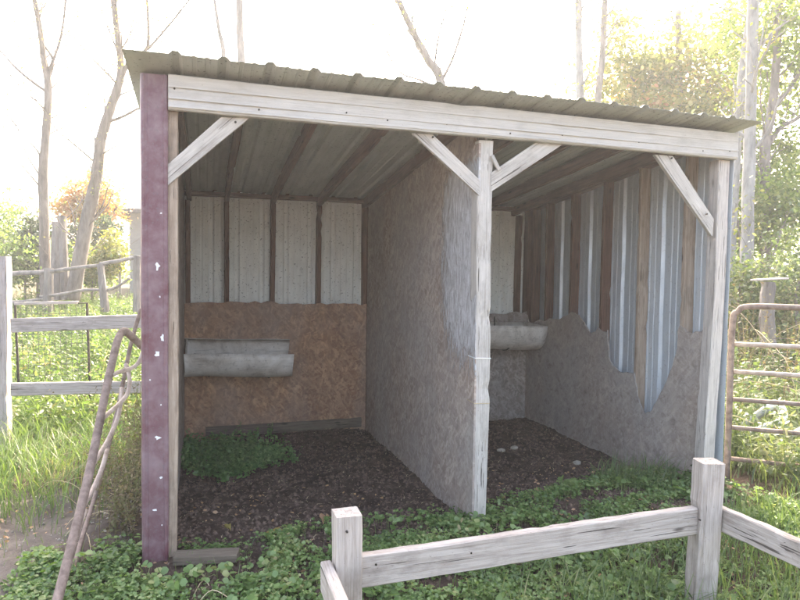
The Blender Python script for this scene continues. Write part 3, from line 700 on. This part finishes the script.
# ------------------------------------------------------------------ tubular gate on the right
rg = empty('tube_gate', (3.8, .0, .1), 'rusty brown tubular farm gate hinged beside the right front post', 'gate')
gp0 = Vector((3.805, .06, 0)); gd = Vector((.77, -.64, 0)).normalized()
base_l = P(733, 300, 1)
def gpt(s, z): return gp0+gd*s+Vector((0, 0, z))
def zfor(py): return PY(735, py, .05).z
zt = zfor(306)
tube_part('gate_frame', [gpt(.0, .08), gpt(0, .6), gpt(0, zt-.13), gpt(.03, zt-.04), gpt(.11, zt), gpt(.5, zt), gpt(1.6, zt), gpt(2.7, zt), gpt(2.8, zt-.1), gpt(2.8, .1)], .021, 'rust', rg, 10, 5)
for py_ in (344, 371.5, 399, 427, 458):
    z = zfor(py_); tube_part('gate_bar', [gpt(.02, z), gpt(.9, z+.003), gpt(1.8, z-.003), gpt(2.8, z)], .016, 'rust_pale' if py_ < 390 else 'rust', rg, 8, 3)
# pipes dumped in the weeds
pi_ = empty('pipe', tuple(P(778, 425, 5.2)), 'grey pipe with a white bent elbow lying in weeds behind the right gate', 'pipe')
tube_part('pipe_length', [P(722, 440, 5.3), P(745, 424, 5.25), P(768, 408, 5.2)], .032, 'galv', pi_, 10)
tube_part('elbow', [P(766, 409, 5.2), P(774, 404, 5.2), P(781, 408, 5.15), P(783, 417, 5.1), P(777, 424, 5.05)], .035, 'pvc', pi_, 10)
tube_part('pipe_length', [P(777, 424, 5.05), P(765, 427, 5.0), P(745, 437, 4.95)], .030, 'galv', pi_, 10)
o = tube_part('drain_pipe', [P(752, 456, 5.0), P(775, 446, 5.0), P(800, 432, 4.9), P(840, 412, 4.9)], .035, 'galv', None, 10); setp(o, 'straight dull grey pipe lying low in weeds at the right edge', 'pipe')
st = empty('stump', tuple(P(768, 330, 7.3)), 'dark weathered stump with a pale board on top in the right brush', 'stump')
pole('trunk', [P(768, 345, 7.3), P(767, 310, 7.3), P(768, 282, 7.3)], .085, .075, 'bark', st)
board('flat_board', P(754, 280, 7.3), P(785, 278.5, 7.3), .16, .018, M['old_fence'], st, up=(0, 1, 0))

# ------------------------------------------------------------------ small things on the ground
def curled_leaf(name, x, y, L, W, az, mat, label, curl=.02):
    mb = MB(); nl = 8; z0 = float(hgt(x, y))+.012
    for i in range(nl+1):
        t = i/nl; ww = W*.5*math.sin(math.pi*min(1, t*.93+.05))**.7
        for s_ in (-1, -.5, 0, .5, 1):
            u = (t-.5)*L; v = ww*s_; zz = curl*abs(s_)**1.5+.012*math.sin(t*3.1)+.006*math.sin(t*9+s_)
            mb.v.append((x+u*math.cos(az)-v*math.sin(az), y+u*math.sin(az)+v*math.cos(az), z0+zz))
    for i in range(nl):
        for k in range(4): a = i*5+k; mb.f.append((a, a+1, a+6, a+5))
    o = obj(name, mb, M[mat], None, smooth=True, loc=(x, y, z0)); o.modifiers.new('t', 'SOLIDIFY').thickness = .0012; setp(o, label, 'leaf')
curled_leaf('fallen_leaf', .672, .124, .11, .05, .35, 'yellow_leaf', 'yellow-green fallen leaf lying on dark soil in the left bay')
curled_leaf('fallen_leaf', .985, .30, .07, .06, 1.2, 'tan_leaf', 'curled tan dead leaf on soil just behind the left fence post', .035)
curled_leaf('fallen_leaf', .42, .28, .05, .03, 2.2, 'yellow_leaf', 'small yellow leaf near the maroon corner on dark soil')
def stone(x, y, s, label):
    import bmesh
    bm = bmesh.new(); bmesh.ops.create_icosphere(bm, subdivisions=2, radius=s)
    for v in bm.verts: v.co *= 1+random.uniform(-.16, .16); v.co.z *= .6; v.co.x *= 1.2
    me = bpy.data.meshes.new('stone'); bm.to_mesh(me); bm.free(); me.materials.append(M['stone'])
    o = bpy.data.objects.new('stone', me); o.location = (x, y, float(hgt(x, y))+s*.35); COL.objects.link(o); setp(o, label, 'stone', 'pale stones in the right bay')
stone(2.776, 1.50, .032, 'pale tan stone nearest the middle post in the right bay'); stone(2.925, 1.54, .030, 'pale stone, middle one of three on the right bay floor'); stone(3.25, 1.05, .030, 'pale flat stone alone toward the right wall of the right bay')
stalks = [[P(190, 604, 2.8), P(204, 580, 2.95), P(218, 604, 2.85)], [P(196, 606, 2.75), P(212, 590, 2.8), P(232, 600, 2.75)]]
for st_, lb in zip(stalks, ('bent pale dry stalk in an upside-down V below the maroon corner', 'thin dry stalk leaning right beside the bent one')):
    mb = MB(); mb.tube(spline(st_, 4), .0022, 5); o = obj('dry_stalk', mb, M['straw'], None, loc=tuple(st_[0])); setp(o, lb, 'stalk', 'dry stalks by the shed corner')

# ------------------------------------------------------------------ house far left
hs = empty('house', tuple(P(150, 262, 19)), 'white clapboard house with a grey roof far behind the shed', 'house')
hb = P(130, 213, 19); gx, gy, gz = hb.x, hb.y, hb.z; h0 = float(hgt(gx, gy))-.3
mb = MB(); mb.box((gx, gy, h0), (gx+9, gy+6, gz)); wl = obj('wall', mb, M['house'], hs)
mb = MB()
for k in range(int((gz-h0)/.14)): mb.box((gx-.012, gy-.012, h0+k*.14), (gx+9.01, gy-.001, h0+k*.14+.125)); mb.box((gx-.02, gy, h0+k*.14), (gx-.001, gy+6, h0+k*.14+.125))
obj('clapboard', mb, M['house'], hs)
mb = MB(); e = .45
mb.v = [(gx-e, gy-e, gz-.02), (gx+9+e, gy-e, gz-.02), (gx+9+e, gy+6+e, gz-.02), (gx-e, gy+6+e, gz-.02), (gx+1.5, gy+3, gz+1.2), (gx+7.5, gy+3, gz+1.2)]
mb.v += [(x, y, z+.12) for x, y, z in mb.v]
mb.f = [(0, 1, 5, 4), (1, 2, 5), (2, 3, 4, 5), (3, 0, 4), (6, 7, 11, 10), (7, 8, 11), (8, 9, 10, 11), (9, 6, 10), (0, 1, 7, 6), (1, 2, 8, 7), (2, 3, 9, 8), (3, 0, 6, 9)]
obj('roof', mb, M['shingle'], hs)
for k in range(2):
    wx = gx+1.4+k*4; mb = MB(); mb.box((wx, gy-.05, gz-2.2), (wx+.9, gy-.013, gz-.9)); wn = obj('window', mb, M['house'], hs)
    mb = MB(); mb.box((wx+.06, gy-.058, gz-2.14), (wx+.84, gy-.051, gz-.96)); obj('pane', mb, M['glass'], wn)

# ------------------------------------------------------------------ trees
def twigs(mb, pts, r, depth, dens=1.0, length=1.2, upb=.5):
    for i in range(1, len(pts)):
        if random.random() < dens*.6:
            p = Vector(pts[i]); dr_ = (Vector(pts[i])-Vector(pts[i-1])).normalized()
            d = (dr_*.6+Vector((random.uniform(-1, 1), random.uniform(-1, 1), random.uniform(-.1, 1)*upb))).normalized()
            q = [p]; L = length*random.uniform(.4, 1.1); k = 5
            for j in range(k):
                d = (d+Vector((random.uniform(-.3, .3), random.uniform(-.3, .3), random.uniform(-.1, .35)))).normalized(); q.append(q[-1]+d*L/k)
            rr = r*.4; mb.tube(q, lerp_r(rr, rr*.3, len(q)), 5); TIPS.append(q[-1]); TIPS.append(q[3])
            if depth > 0: twigs(mb, q, rr, depth-1, dens, length*.55, upb)
def tree(name, label, paths, mat, crown_blobs=None, ncrown=0, leaf=.09, lmat='bush', tw=1, twl=1.2, cat='tree', group=None, tipleaf=0, per=60, spread=.22):
    global TIPS; TIPS = []
    base = Vector(paths[0][0][0]); root = empty(name, tuple(base), label, cat, group); mb = MB()
    for pts, r0, r1 in paths:
        s_ = spline(pts, 5); mb.tube(s_, lerp_r(r0, r1, len(s_)), 9, .18)
        if tw: twigs(mb, s_[2:], max(r1, .02), tw, .8, twl)
    obj('trunk', mb, M[mat], root, smooth=True)
    parts = []
    if crown_blobs: parts.append(crown([((c.x, c.y, c.z), r) for c, r in crown_blobs], ncrown, leaf, .6, per, spread))
    if tipleaf and TIPS:
        t = np.array([tuple(x) for x in TIPS]); p = np.repeat(t, tipleaf, 0)+rng.normal(0, .14, (len(t)*tipleaf, 3))
        parts.append(leaf_faces(p, rng.normal(-.2, .6, len(p)), leaf*rng.uniform(.5, 1.1, len(p)), .6))
    if parts: V, F = merge(*parts); np_obj('crown', V, F, M[lmat], root)
    return root
def PP(lst, d): return [P(a, b, d+(c[0] if c else 0)) for a, b, *c in lst]
tree('bare_tree', 'tall slim nearly bare tree at the far left with its trunk upright', [(PP([(47,305),(45,260),(44,220),(43,170),(47,120),(48,85),(44,60),(40,30),(33,-10)], 13), .12, .045), (PP([(47,92),(30,80),(14,66),(0,50)], 13), .035, .012), (PP([(48,80),(53,60),(41,42),(39,38)], 13), .035, .015), (PP([(47,75),(60,40),(66,0),(70,-40)], 13), .03, .012)], 'bark_brown', tw=2, twl=1.5, tipleaf=1, lmat='twig_leaf', leaf=.06)
tree('leaning_tree', 'bare tree leaning right with a forked top left of the shed roof', [(PP([(72,300),(79,262),(86,225),(96,180),(100,145),(108,115),(117,90),(121,70),(118,40),(112,-10)], 12.4), .15, .05), (PP([(107,122),(122,117),(140,108),(160,104)], 12.4), .035, .015), (PP([(120,82),(130,60),(147,48),(148,20),(146,-20)], 12.4), .045, .02), (PP([(147,50),(165,30),(186,4),(195,-10)], 12.4), .025, .01)], 'bark_brown', tw=2, twl=1.5, tipleaf=2, lmat='yellowgreen', leaf=.06)
tree('bare_tree', 'thin crooked bare stem rising behind the roof left of a straight stem', [(PP([(232,300),(228,180),(224,60),(219,30),(213,-10)], 14), .08, .03)], 'bark', tw=0)
tree('bare_tree', 'straight thin trunk rising behind the roof between crooked stems', [(PP([(243,300),(242,180),(241.5,65),(240,30),(239,-20)], 14), .10, .075)], 'bark', tw=0)
tree('bare_tree', 'wide forking bare tree rising behind the roof above the middle of the shed', [(PP([(452,300),(446,180),(441,85),(428,60),(412,30),(394,-10)], 11), .11, .045), (PP([(440,84),(452,60),(462,30),(468,5)], 11), .03, .012), (PP([(434,70),(438,40),(446,10)], 11), .022, .01), (PP([(442,90),(420,80),(400,72),(384,45)], 11), .022, .01)], 'bark', tw=2, twl=1.3, tipleaf=2, lmat='yellowgreen', leaf=.05)
for a, lab, r, m_, d_ in (([(582,300),(580,180),(580,100),(579,50),(578,-20)], 'pale slender trunk leftmost of those right of the roof peak', .09, 'bark_pale', 13), ([(600,300),(600,180),(598,105),(602,60),(604,20),(606,-20)], 'mossy slender trunk just right of the leftmost pale one', .08, 'bark', 13.5)):
    tree('slender_tree', lab, [(PP(a, d_), r, r*.8)], m_, tw=1, twl=.8, tipleaf=5, lmat='yellowgreen', leaf=.07, group='slender trunks behind the shed')
tree('yellowing_tree', 'leafy tree with yellow-green foliage right behind the roof', [(PP([(684,330),(682,200),(680,110),(679,60),(678,10)], 15), .13, .06), (PP([(681,140),(650,100),(625,70)], 15), .05, .02), (PP([(681,130),(705,95),(722,60)], 15), .05, .02)], 'bark',
     [(P(620, 90, 15), (1.0, 1.0, 1.1)), (P(655, 80, 15.5), (1.0, 1.2, .8)), (P(690, 78, 15), (1.2, 1.2, 1.3)), (P(715, 110, 15), (.9, 1.2, 1.1)), (P(665, 115, 14.5), (1.4, 1, .7)), (P(620,30,15), (.5, .6, .6))], 17000, .12, 'yellowgreen', tw=1, per=40, spread=.3)
tree('slender_leaning_tree', 'pale trunk leaning into the big straight one right of the shed', [(PP([(727,330),(731,250),(735,170),(740,105),(744,60),(752,10),(758,-20)], 10.5), .085, .06)], 'bark_pale', tw=1, twl=.8, tipleaf=5, lmat='yellowgreen', leaf=.07)
tree('pale_tree', 'thick pale straight trunk standing just right of the shed', [(PP([(744,330),(747,250),(749,170),(751,100),(752.5,40),(754,-30)], 9.5), .095, .075), (PP([(752,60),(770,35),(790,20)], 9.5), .03, .012)], 'bark_pale', tw=1, twl=1.0, tipleaf=6, lmat='yellowgreen', leaf=.07)
tree('dark_tree', 'dark multi-stemmed tree with spreading branches at the right edge', [(PP([(766,330),(765,260),(766,200),(765,150),(772,110),(776,70),(778,20),(780,-30)], 11), .11, .05), (PP([(765,150),(780,128),(795,120),(815,105)], 11), .05, .025), (PP([(766,190),(752,165),(742,140),(735,110)], 11), .035, .015), (PP([(772,110),(792,85),(806,60)], 11), .045, .02), (PP([(766,230),(785,200),(800,190)], 11), .04, .02)], 'bark',
     [(P(775, 30, 11.5), (1.0, 1.0, .9)), (P(795, 80, 12), (.7, .8, .8)), (P(760, 140, 12), (.8, .8, .8)), (P(785, 185, 11.5), (.9, .8, .55)), (P(742, 30, 12), (.5, .6, .5)), (P(815, 30, 11), (.9,.9,1.1))], 9500, .10, 'bush', tw=1, twl=1.1, per=35, spread=.35)
tree('green_shrub', 'bright green leafy shrub behind the pale trunk right of the shed', [(PP([(745,330),(742,280),(738,220)], 10.5), .03, .015), (PP([(748,330),(765,280),(785,220)], 10.5), .03, .015)], 'bark',
     [(P(740, 225, 11), (.6, .6, .9)), (P(775, 215, 11), (1.0, .7, .7)), (P(795, 160, 12), (.5, .5, .5)), (P(735, 160, 12), (.4, .5, .8))], 9500, .085, 'bush', tw=1, cat='shrub', per=40, spread=.3)
tree('autumn_tree', 'small orange-red autumn tree behind the leaning trunk', [(PP([(98,285),(97,250),(93,215)], 17), .1, .05), (PP([(97,245),(108,225),(118,205)], 17), .04, .02), (PP([(97,240),(80,220),(70,212)], 17), .04, .02)], 'bark_brown',
     [(P(92, 190, 17), (.75, .8, .5)), (P(101, 203, 17), (.5, .8, .55)), (P(73, 207, 17), (.6, .8, .4)), (P(88, 212, 17), (.9, .9, .5))], 6500, .10, 'autumn', tw=1, per=40, spread=.3)
tree('evergreen_shrub', 'dark evergreen shrub left of the two dead posts', [(PP([(38,300),(38,240)], 14), .04, .02)], 'bark', [(P(36, 250, 14), (.45, .5, .6)), (P(38, 228, 14), (.3, .4, .3))], 4500, .07, 'dark_bush', cat='shrub', per=40, spread=.3)
tree('evergreen_shrub', 'dark green shrub with flat layers below the autumn tree', [(PP([(118,300),(116,240)], 15.5), .04, .02)], 'bark', [(P(98, 229, 15.5), (.7, .6, .25)), (P(90, 242, 15.5), (.7, .6, .35)), (P(106, 226, 15.5), (.35, .5, .25))], 4000, .07, 'dark_bush', cat='shrub', per=40, spread=.3)
tree('yellow_shrub', 'bright yellow-green shrub in front of the white house wall', [(PP([(120,300),(120,255)], 14), .03, .02)], 'bark', [(P(114, 248, 14), (.26, .5, .5)), (P(106, 262, 14), (.35, .5, .4))], 3500, .08, 'yellowgreen', cat='shrub', per=40, spread=.3)
tree('leafy_shrub', 'large pale green shrub at the far left edge of the picture', [(PP([(5,310),(4,240)], 15), .05, .02)], 'bark', [(P(-5, 232, 15), (1.1, 1, .8)), (P(22, 228, 15.5), (.55, .7, .5)), (P(10, 255, 14.5), (1.0, .8, .6)), (P(-40, 225, 15), (1.2, 1, 1.1))], 8000, .09, 'bush', cat='shrub', per=40, spread=.3)

for a, rad, lab in (((775, 305, 9.0), (.8, .5, .55), 'tangled green shrub behind the top bar of the right gate'), ((742, 300, 8.6), (.35, .5, .6), 'narrow tangled shrub close behind the right front post'), ((800, 290, 8.2), (.55, .6, .9), 'tall bushy shrub cut by the right edge of the picture')):
    tree('tangled_shrub', lab, [(PP([(a[0], 345), (a[0]-4, 300), (a[0]+3, 270)], a[2]), .03, .012)], 'bark', [(P(*a), rad)], 3000, .06, 'weed_shade', cat='shrub', group='shrubs behind the right gate', per=25, spread=.4)
for a, rad, lab in (((25, 262, 13.6), (.7, .6, .5), 'pale green bush behind the left end of the pole fence'), ((92, 268, 14.5), (.5, .5, .45), 'light green bush at the foot of the leaning tree'), ((62, 258, 16), (.8, .6, .6), 'green bush between the two trunks behind the dead posts')):
    tree('field_shrub', lab, [(PP([(a[0], 300), (a[0], 270)], a[2]), .03, .015)], 'bark', [(P(*a), rad)], 3600, .075, 'bush', cat='shrub', group='bushes behind the pole fence', per=30, spread=.35)

# far belt of undergrowth, reads as one mass
bl = []
for i in range(70):
    az = R_(random.uniform(-48, 85)); dd = random.uniform(20, 34); x = CX+dd*math.sin(az); y = CY+dd*math.cos(az)
    if abs(math.degrees(az)+5) < 4 and dd < 32: dd = 34; x = CX+dd*math.sin(az); y = CY+dd*math.cos(az)
    hh = random.uniform(.8, 1.5) if az < R_(25) else random.uniform(1.2, 2.6)
    bl.append(((x, y, float(hgt(x, y))+hh*.6), (random.uniform(1.5, 3), 1.5, hh)))
V, F = crown(bl, 42000, .20, .7, 50, .35); setp(np_obj('distant_undergrowth', V, F, M['bush']), 'hazy green undergrowth closing the view behind the trees', 'undergrowth', kind='stuff')

# ------------------------------------------------------------------ ground cover and weeds
def scat(n, xr, yr, keep):
    x = rng.uniform(*xr, n); y = rng.uniform(*yr, n); k = keep(x, y) > rng.random(n); return x[k], y[k]
# clover in front of and just inside the shed
def kclov(x, y):
    front = .10+.16*sst(.3, 1.3, x)+.12*sst(1.9, 2.6, x)+.06*vnoise(x, y, 5, 11)
    m = 1-sst(front-.16, front+.05, y)
    m = m*(.55+.55*sst(-.45, .25, vnoise(x, y, 2.6, 5)))
    m = m*(1-.75*sst(.0, .4, vnoise(x, y, 2.0, 8))*sst(-.8, -1.5, y))
    m = m*(1-.9*(1-sst(-.9, -.35, x))*sst(-.6,.0,y))
    m = m*(1-.85*(np.abs(x-.28) < .2)*(y > -.24)*(y < .0))*(1-.9*(np.abs(x-.05) < .12)*(y > -.16))
    m = m*(.12+.88*sst(-.62, -.3, x+.15*vnoise(x, y, 3, 33)))
    sx = (x > .0)*(x < .12)*(y > -.03)
    return m*(1-sx)*(1-.8*(1-sst(-.5, -.05, x))*(1-sst(-1.0, -.7, vnoise(x, y, 1.5, 9))))
def clover_layer(n, xr, yr, keep, name, mat, label, cat, hmin=.01, hmax=.075, ls=.034):
    x, y = scat(n, xr, yr, keep); m = len(x); nl = 3
    h = rng.uniform(hmin, hmax, m)*(1+.5*vnoise(x, y, 6, 2)); top = onground(x, y, 0); top[:, 2] += h
    az0 = rng.uniform(0, 6.28, m)
    az = (az0[:, None]+np.arange(nl)*2*np.pi/nl+rng.normal(0, .2, (m, nl))).ravel(); cen = np.repeat(top, nl, 0)
    lv = leaf_faces(cen, rng.normal(.05, .28, m*nl), (ls*rng.uniform(.5, 1.25, (m, 1))*np.ones((1, nl))).ravel(), 1.05, az, .2)
    sv = blades(onground(x, y, -.01), h+.012, az0, np.full(m, .05), np.full(m, .0022))
    V, F = merge(lv, sv); return setp(np_obj(name, V, F, mat), label, cat, kind='stuff')
clover_layer(110000, (-1.9, 3.7), (-2.4, .6), lambda x, y: kclov(x, y)*sst(-.5, .15, vnoise(x, y, 7, 77)+.35*vnoise(x, y, 19, 76)), 'ground_cover', M['clover'], 'low clover-like green ground cover across the front of the shed', 'ground cover', .005, .055, .017)
clover_layer(6500, (-1.9, 3.7), (-2.4, .6), lambda x, y: kclov(x, y)*sst(-.2, .4, vnoise(x, y, 4, 78)), 'broad_ground_cover', M['clover'], 'broader leaved weeds scattered through the ground cover', 'ground cover', .015, .075, .033)
# left foreground patch
def kleft(x, y): return .9*sst(.2, -.2, np.abs((x+.25)*.9-.0*y)-.28+.2*vnoise(x, y, 4, 21))*sst(.45, .2, y)
def kleft(x, y): return .8*(1-sst(.0, .2, np.abs(x+.24)-.16+.14*vnoise(x, y, 4, 21)))*(1-sst(-.1, .35, y))
clover_layer(24000, (-1.1, -.02), (-1.2, .5), lambda x, y: kleft(x, y)*sst(-.4, .2, vnoise(x, y, 8, 79)), 'ground_ivy', M['clover'], 'patch of green ground ivy around the foot of the leaning gate', 'ground cover', .005, .06, .02)
x, y = scat(330, (-.75, 3.7), (-2.2, .15), lambda x, y: kclov(x, y)*.9); V, F = weeds(x, y, rng.uniform(.06, .17, len(x)), 8, .045, .5, .42, .003)
setp(np_obj('small_weeds', V, F, M['weed']), 'small upright weeds standing above the ground cover', 'weeds', kind='stuff')
x, y = scat(1500, (-1.6, 3.7), (-2.4, 1.0), lambda x, y: .3+.7*(vnoise(x, y, 3, 99) > 0)); p_ = onground(x, y, .0); p_[:, 2] += rng.uniform(.008, .035, len(x))
V, F = leaf_faces(p_, rng.normal(0, .25, len(x)), rng.uniform(.012, .035, len(x)), .6); setp(np_obj('leaf_litter', V, F, M['tan_leaf']), 'small dead brown leaves caught in the ground cover', 'leaf litter', kind='stuff')
# dark nettles inside the left bay
def knet(x, y): return 1-sst(.45, 1.0, np.sqrt(((x-.45)/.56)**2+((y-1.88)/.62)**2)+.42*vnoise(x, y, 7, 31))
x, y = scat(1900, (.13, 1.05), (1.2, 2.5), knet); V, F = weeds(x, y, rng.uniform(.05, .2, len(x)), 9, .045, .4, .6, .004)
setp(np_obj('nettle_patch', V, F, M['nettle']), 'dark green low weeds in the back left corner of the left bay', 'weeds', kind='stuff')
# grasses
def grass_obj(name, n, xr, yr, keep, h0, h1, w_, mat, label, bend=(.1, .9)):
    x, y = scat(n, xr, yr, keep); m = len(x)
    h = rng.uniform(h0, h1, m)*(1+.35*vnoise(x, y, 3, 14)); V, F = blades(onground(x, y, -.01), h, rng.uniform(0, 6.28, m), rng.uniform(*bend, m), w_*rng.uniform(.5, 1.3, m))
    return setp(np_obj(name, V, F, mat), label, 'grass', kind='stuff')
kfr = lambda x, y: (.12+.88*sst(1.5, 2.3, x))*(1-sst(-.75, -.35, y+.25*vnoise(x, y, 3, 41)))*(1-.5*sst(0, .5, vnoise(x, y, 2.5, 42)))
grass_obj('foreground_grass', 15000, (1.0, 4.6), (-2.6, -.2), kfr, .08, .26, .006, M['grass'], 'long green grass around the foot of the right fence post')
grass_obj('sparse_grass', 3500, (-1.6, 3.6), (-2.4, .1), lambda x, y: .5+.5*(vnoise(x, y, 2, 4) > 0), .04, .12, .004, M['grass'], 'thin short grass mixed into the ground cover')
grass_obj('bay_grass', 900, (2.75, 3.5), (.0, .5), lambda x, y: 1-sst(.6, 1, np.sqrt(((x-3.2)/.4)**2+((y-.25)/.26)**2)), .08, .22, .006, M['grass'], 'tuft of grass at the mouth of the right bay')
kl = lambda x, y: (1-sst(-.45, -.08, x+.1*vnoise(x, y, 4, 51)))*sst(.6, 1.4, y+.35*vnoise(x, y, 3, 52))
grass_obj('side_grass', 17000, (-5, -.05), (.4, 4.2), kl, .14, .42, .007, M['grass'], 'tall bright grass under the two-rail fence left of the shed', (.2, 1.2))
kp = lambda x, y: .35*(1-sst(-.3, -.05, x))*(.4+.6*(vnoise(x, y, 3, 61) > .1))
grass_obj('path_grass', 5000, (-2.6, 0), (-1.6, 1.3), kp, .03, .11, .004, M['grass'], 'short worn grass on the grey path at the left')
# brown dry weeds beside the wall
x, y = scat(420, (-.62, -.07), (.25, 1.9), lambda x, y: (1-sst(-.35, .0, -.45-x+.2*vnoise(x, y, 5, 71)))*.9)
V, F = weeds(x, y, rng.uniform(.35, .85, len(x))*(.6+.5*sst(.2, .9, y)), 34, .030, .35, .5, .004); setp(np_obj('dry_weeds', V, F, M['brown_weed']), 'brown drying weeds between the leaning gate and the shed wall', 'weeds', kind='stuff')
# weeds beyond the left fence
x, y = scat(5200, (-7, -.2), (2.7, 12), lambda x, y: np.clip(1.2-.06*(y-2.7), .3, 1)); V, F = weeds(x, y, rng.uniform(.25, .62, len(x))*(1+.3*vnoise(x, y, 1.5, 81)), 20, .085, .3, .42, .006)
setp(np_obj('field_weeds', V, F, M['weed']), 'tall sunlit weeds covering the ground beyond the two-rail fence', 'weeds', kind='stuff')
grass_obj('field_grass', 14000, (-8, 0), (3.5, 14), lambda x, y: x*0+1, .2, .5, .012, M['grass'], 'rough pale grass among the weeds up to the pole fence', (.1, 1.0))
# right side behind the gate
kr = lambda x, y: sst(3.78, 3.95, x)
x, y = scat(3800, (3.75, 10), (-.5, 8.5), lambda x, y: kr(x, y)*np.clip(1.15-.05*y, .2, 1)); V, F = weeds(x, y, rng.uniform(.3, .8, len(x))*(1+.3*vnoise(x, y, 1.5, 91)), 22, .075, .35, .45, .006)
setp(np_obj('gate_weeds', V, F, M['weed_shade']), 'dense green weeds behind the rusty gate on the right', 'weeds', kind='stuff')
grass_obj('gate_grass', 11000, (3.72, 7), (-1.6, 3.0), lambda x, y: kr(x, y), .15, .45, .008, M['grass_shade'], 'tall arching grass at the foot of the rusty gate', (.2, 1.3))
x, y = scat(1700, (4.1, 12), (3.0, 9.5), lambda x, y: x*0+.9); V, F = weeds(x, y, rng.uniform(.8, 1.7, len(x)), 26, .06, .4, .5, .007)
setp(np_obj('brush', V, F, M['brown_weed']), 'tall brownish brush below the trees on the right', 'brush', kind='stuff')
x, y = scat(260, (3.4, 6.5), (.9, 3.6), lambda x, y: (x > 3.8)*1.0); V, F = weeds(x, y, rng.uniform(.9, 1.6, len(x)), 20, .05, .3, .5, .006) if len(x) else (None, None)
setp(np_obj('wall_brush', V, F, M['brown_weed']), 'thin brown stalks close outside the right wall of the shed', 'brush', kind='stuff')

def canes(name, n, xr, yr, L0, L1, r0, mat, label, z0=0.0):
    mb = MB()
    for i in range(n):
        x = random.uniform(*xr); y = random.uniform(*yr); p = Vector((x, y, float(hgt(x, y))+z0)); az = random.uniform(0, 6.28); L = random.uniform(L0, L1)
        el = random.uniform(.5, 1.45); q = [p]
        for k in range(9):
            el -= random.uniform(.0, .32); az += random.uniform(-.2, .2)
            v = q[-1]+Vector((math.cos(az)*math.cos(el), math.sin(az)*math.cos(el), math.sin(el)))*L/9
            g_ = float(hgt(v.x, v.y))+.02
            if v.x < 3.78 and v.x > -.05 and v.y > -.1 and v.y < 2.8: break
            v.z = max(v.z, g_); q.append(v)
        if len(q) > 2: mb.tube(q, lerp_r(r0, r0*.35, len(q)), 4)
    setp(obj(name, mb, M[mat]), label, 'brush', kind='stuff')
canes('arching_canes', 420, (3.85, 9), (.6, 8), .6, 2.0, .006, 'straw', 'tangle of thin pale arching canes behind the right gate')
canes('bramble_stems', 320, (3.85, 9), (1.5, 9), .8, 2.4, .008, 'bark_brown', 'brown bramble stems among the weeds on the right')
canes('dry_stems', 34, (-.5, -.1), (.45, 1.8), .25, .6, .0025, 'straw', 'fine dry stems in the brown weeds beside the left wall')
canes('field_stems', 160, (-7, -.3), (3, 10), .4, 1.1, .005, 'straw', 'pale dry stems scattered in the sunlit field weeds')

# ------------------------------------------------------------------ haze
if HAZE > 0:
    m, nt, out = newmat('haze'); pv = N(nt, 'ShaderNodeVolumePrincipled'); pv.inputs['Color'].default_value = (.93, .95, 1, 1)
    pv.inputs['Density'].default_value = HAZE; pv.inputs['Anisotropy'].default_value = .35; nt.links.new(pv.outputs[0], out.inputs['Volume'])
    mb = MB(); mb.box((-1100, -900, -1.6), (1100, 1400, 12)); o = obj('haze', mb, m); setp(o, kind='stuff')
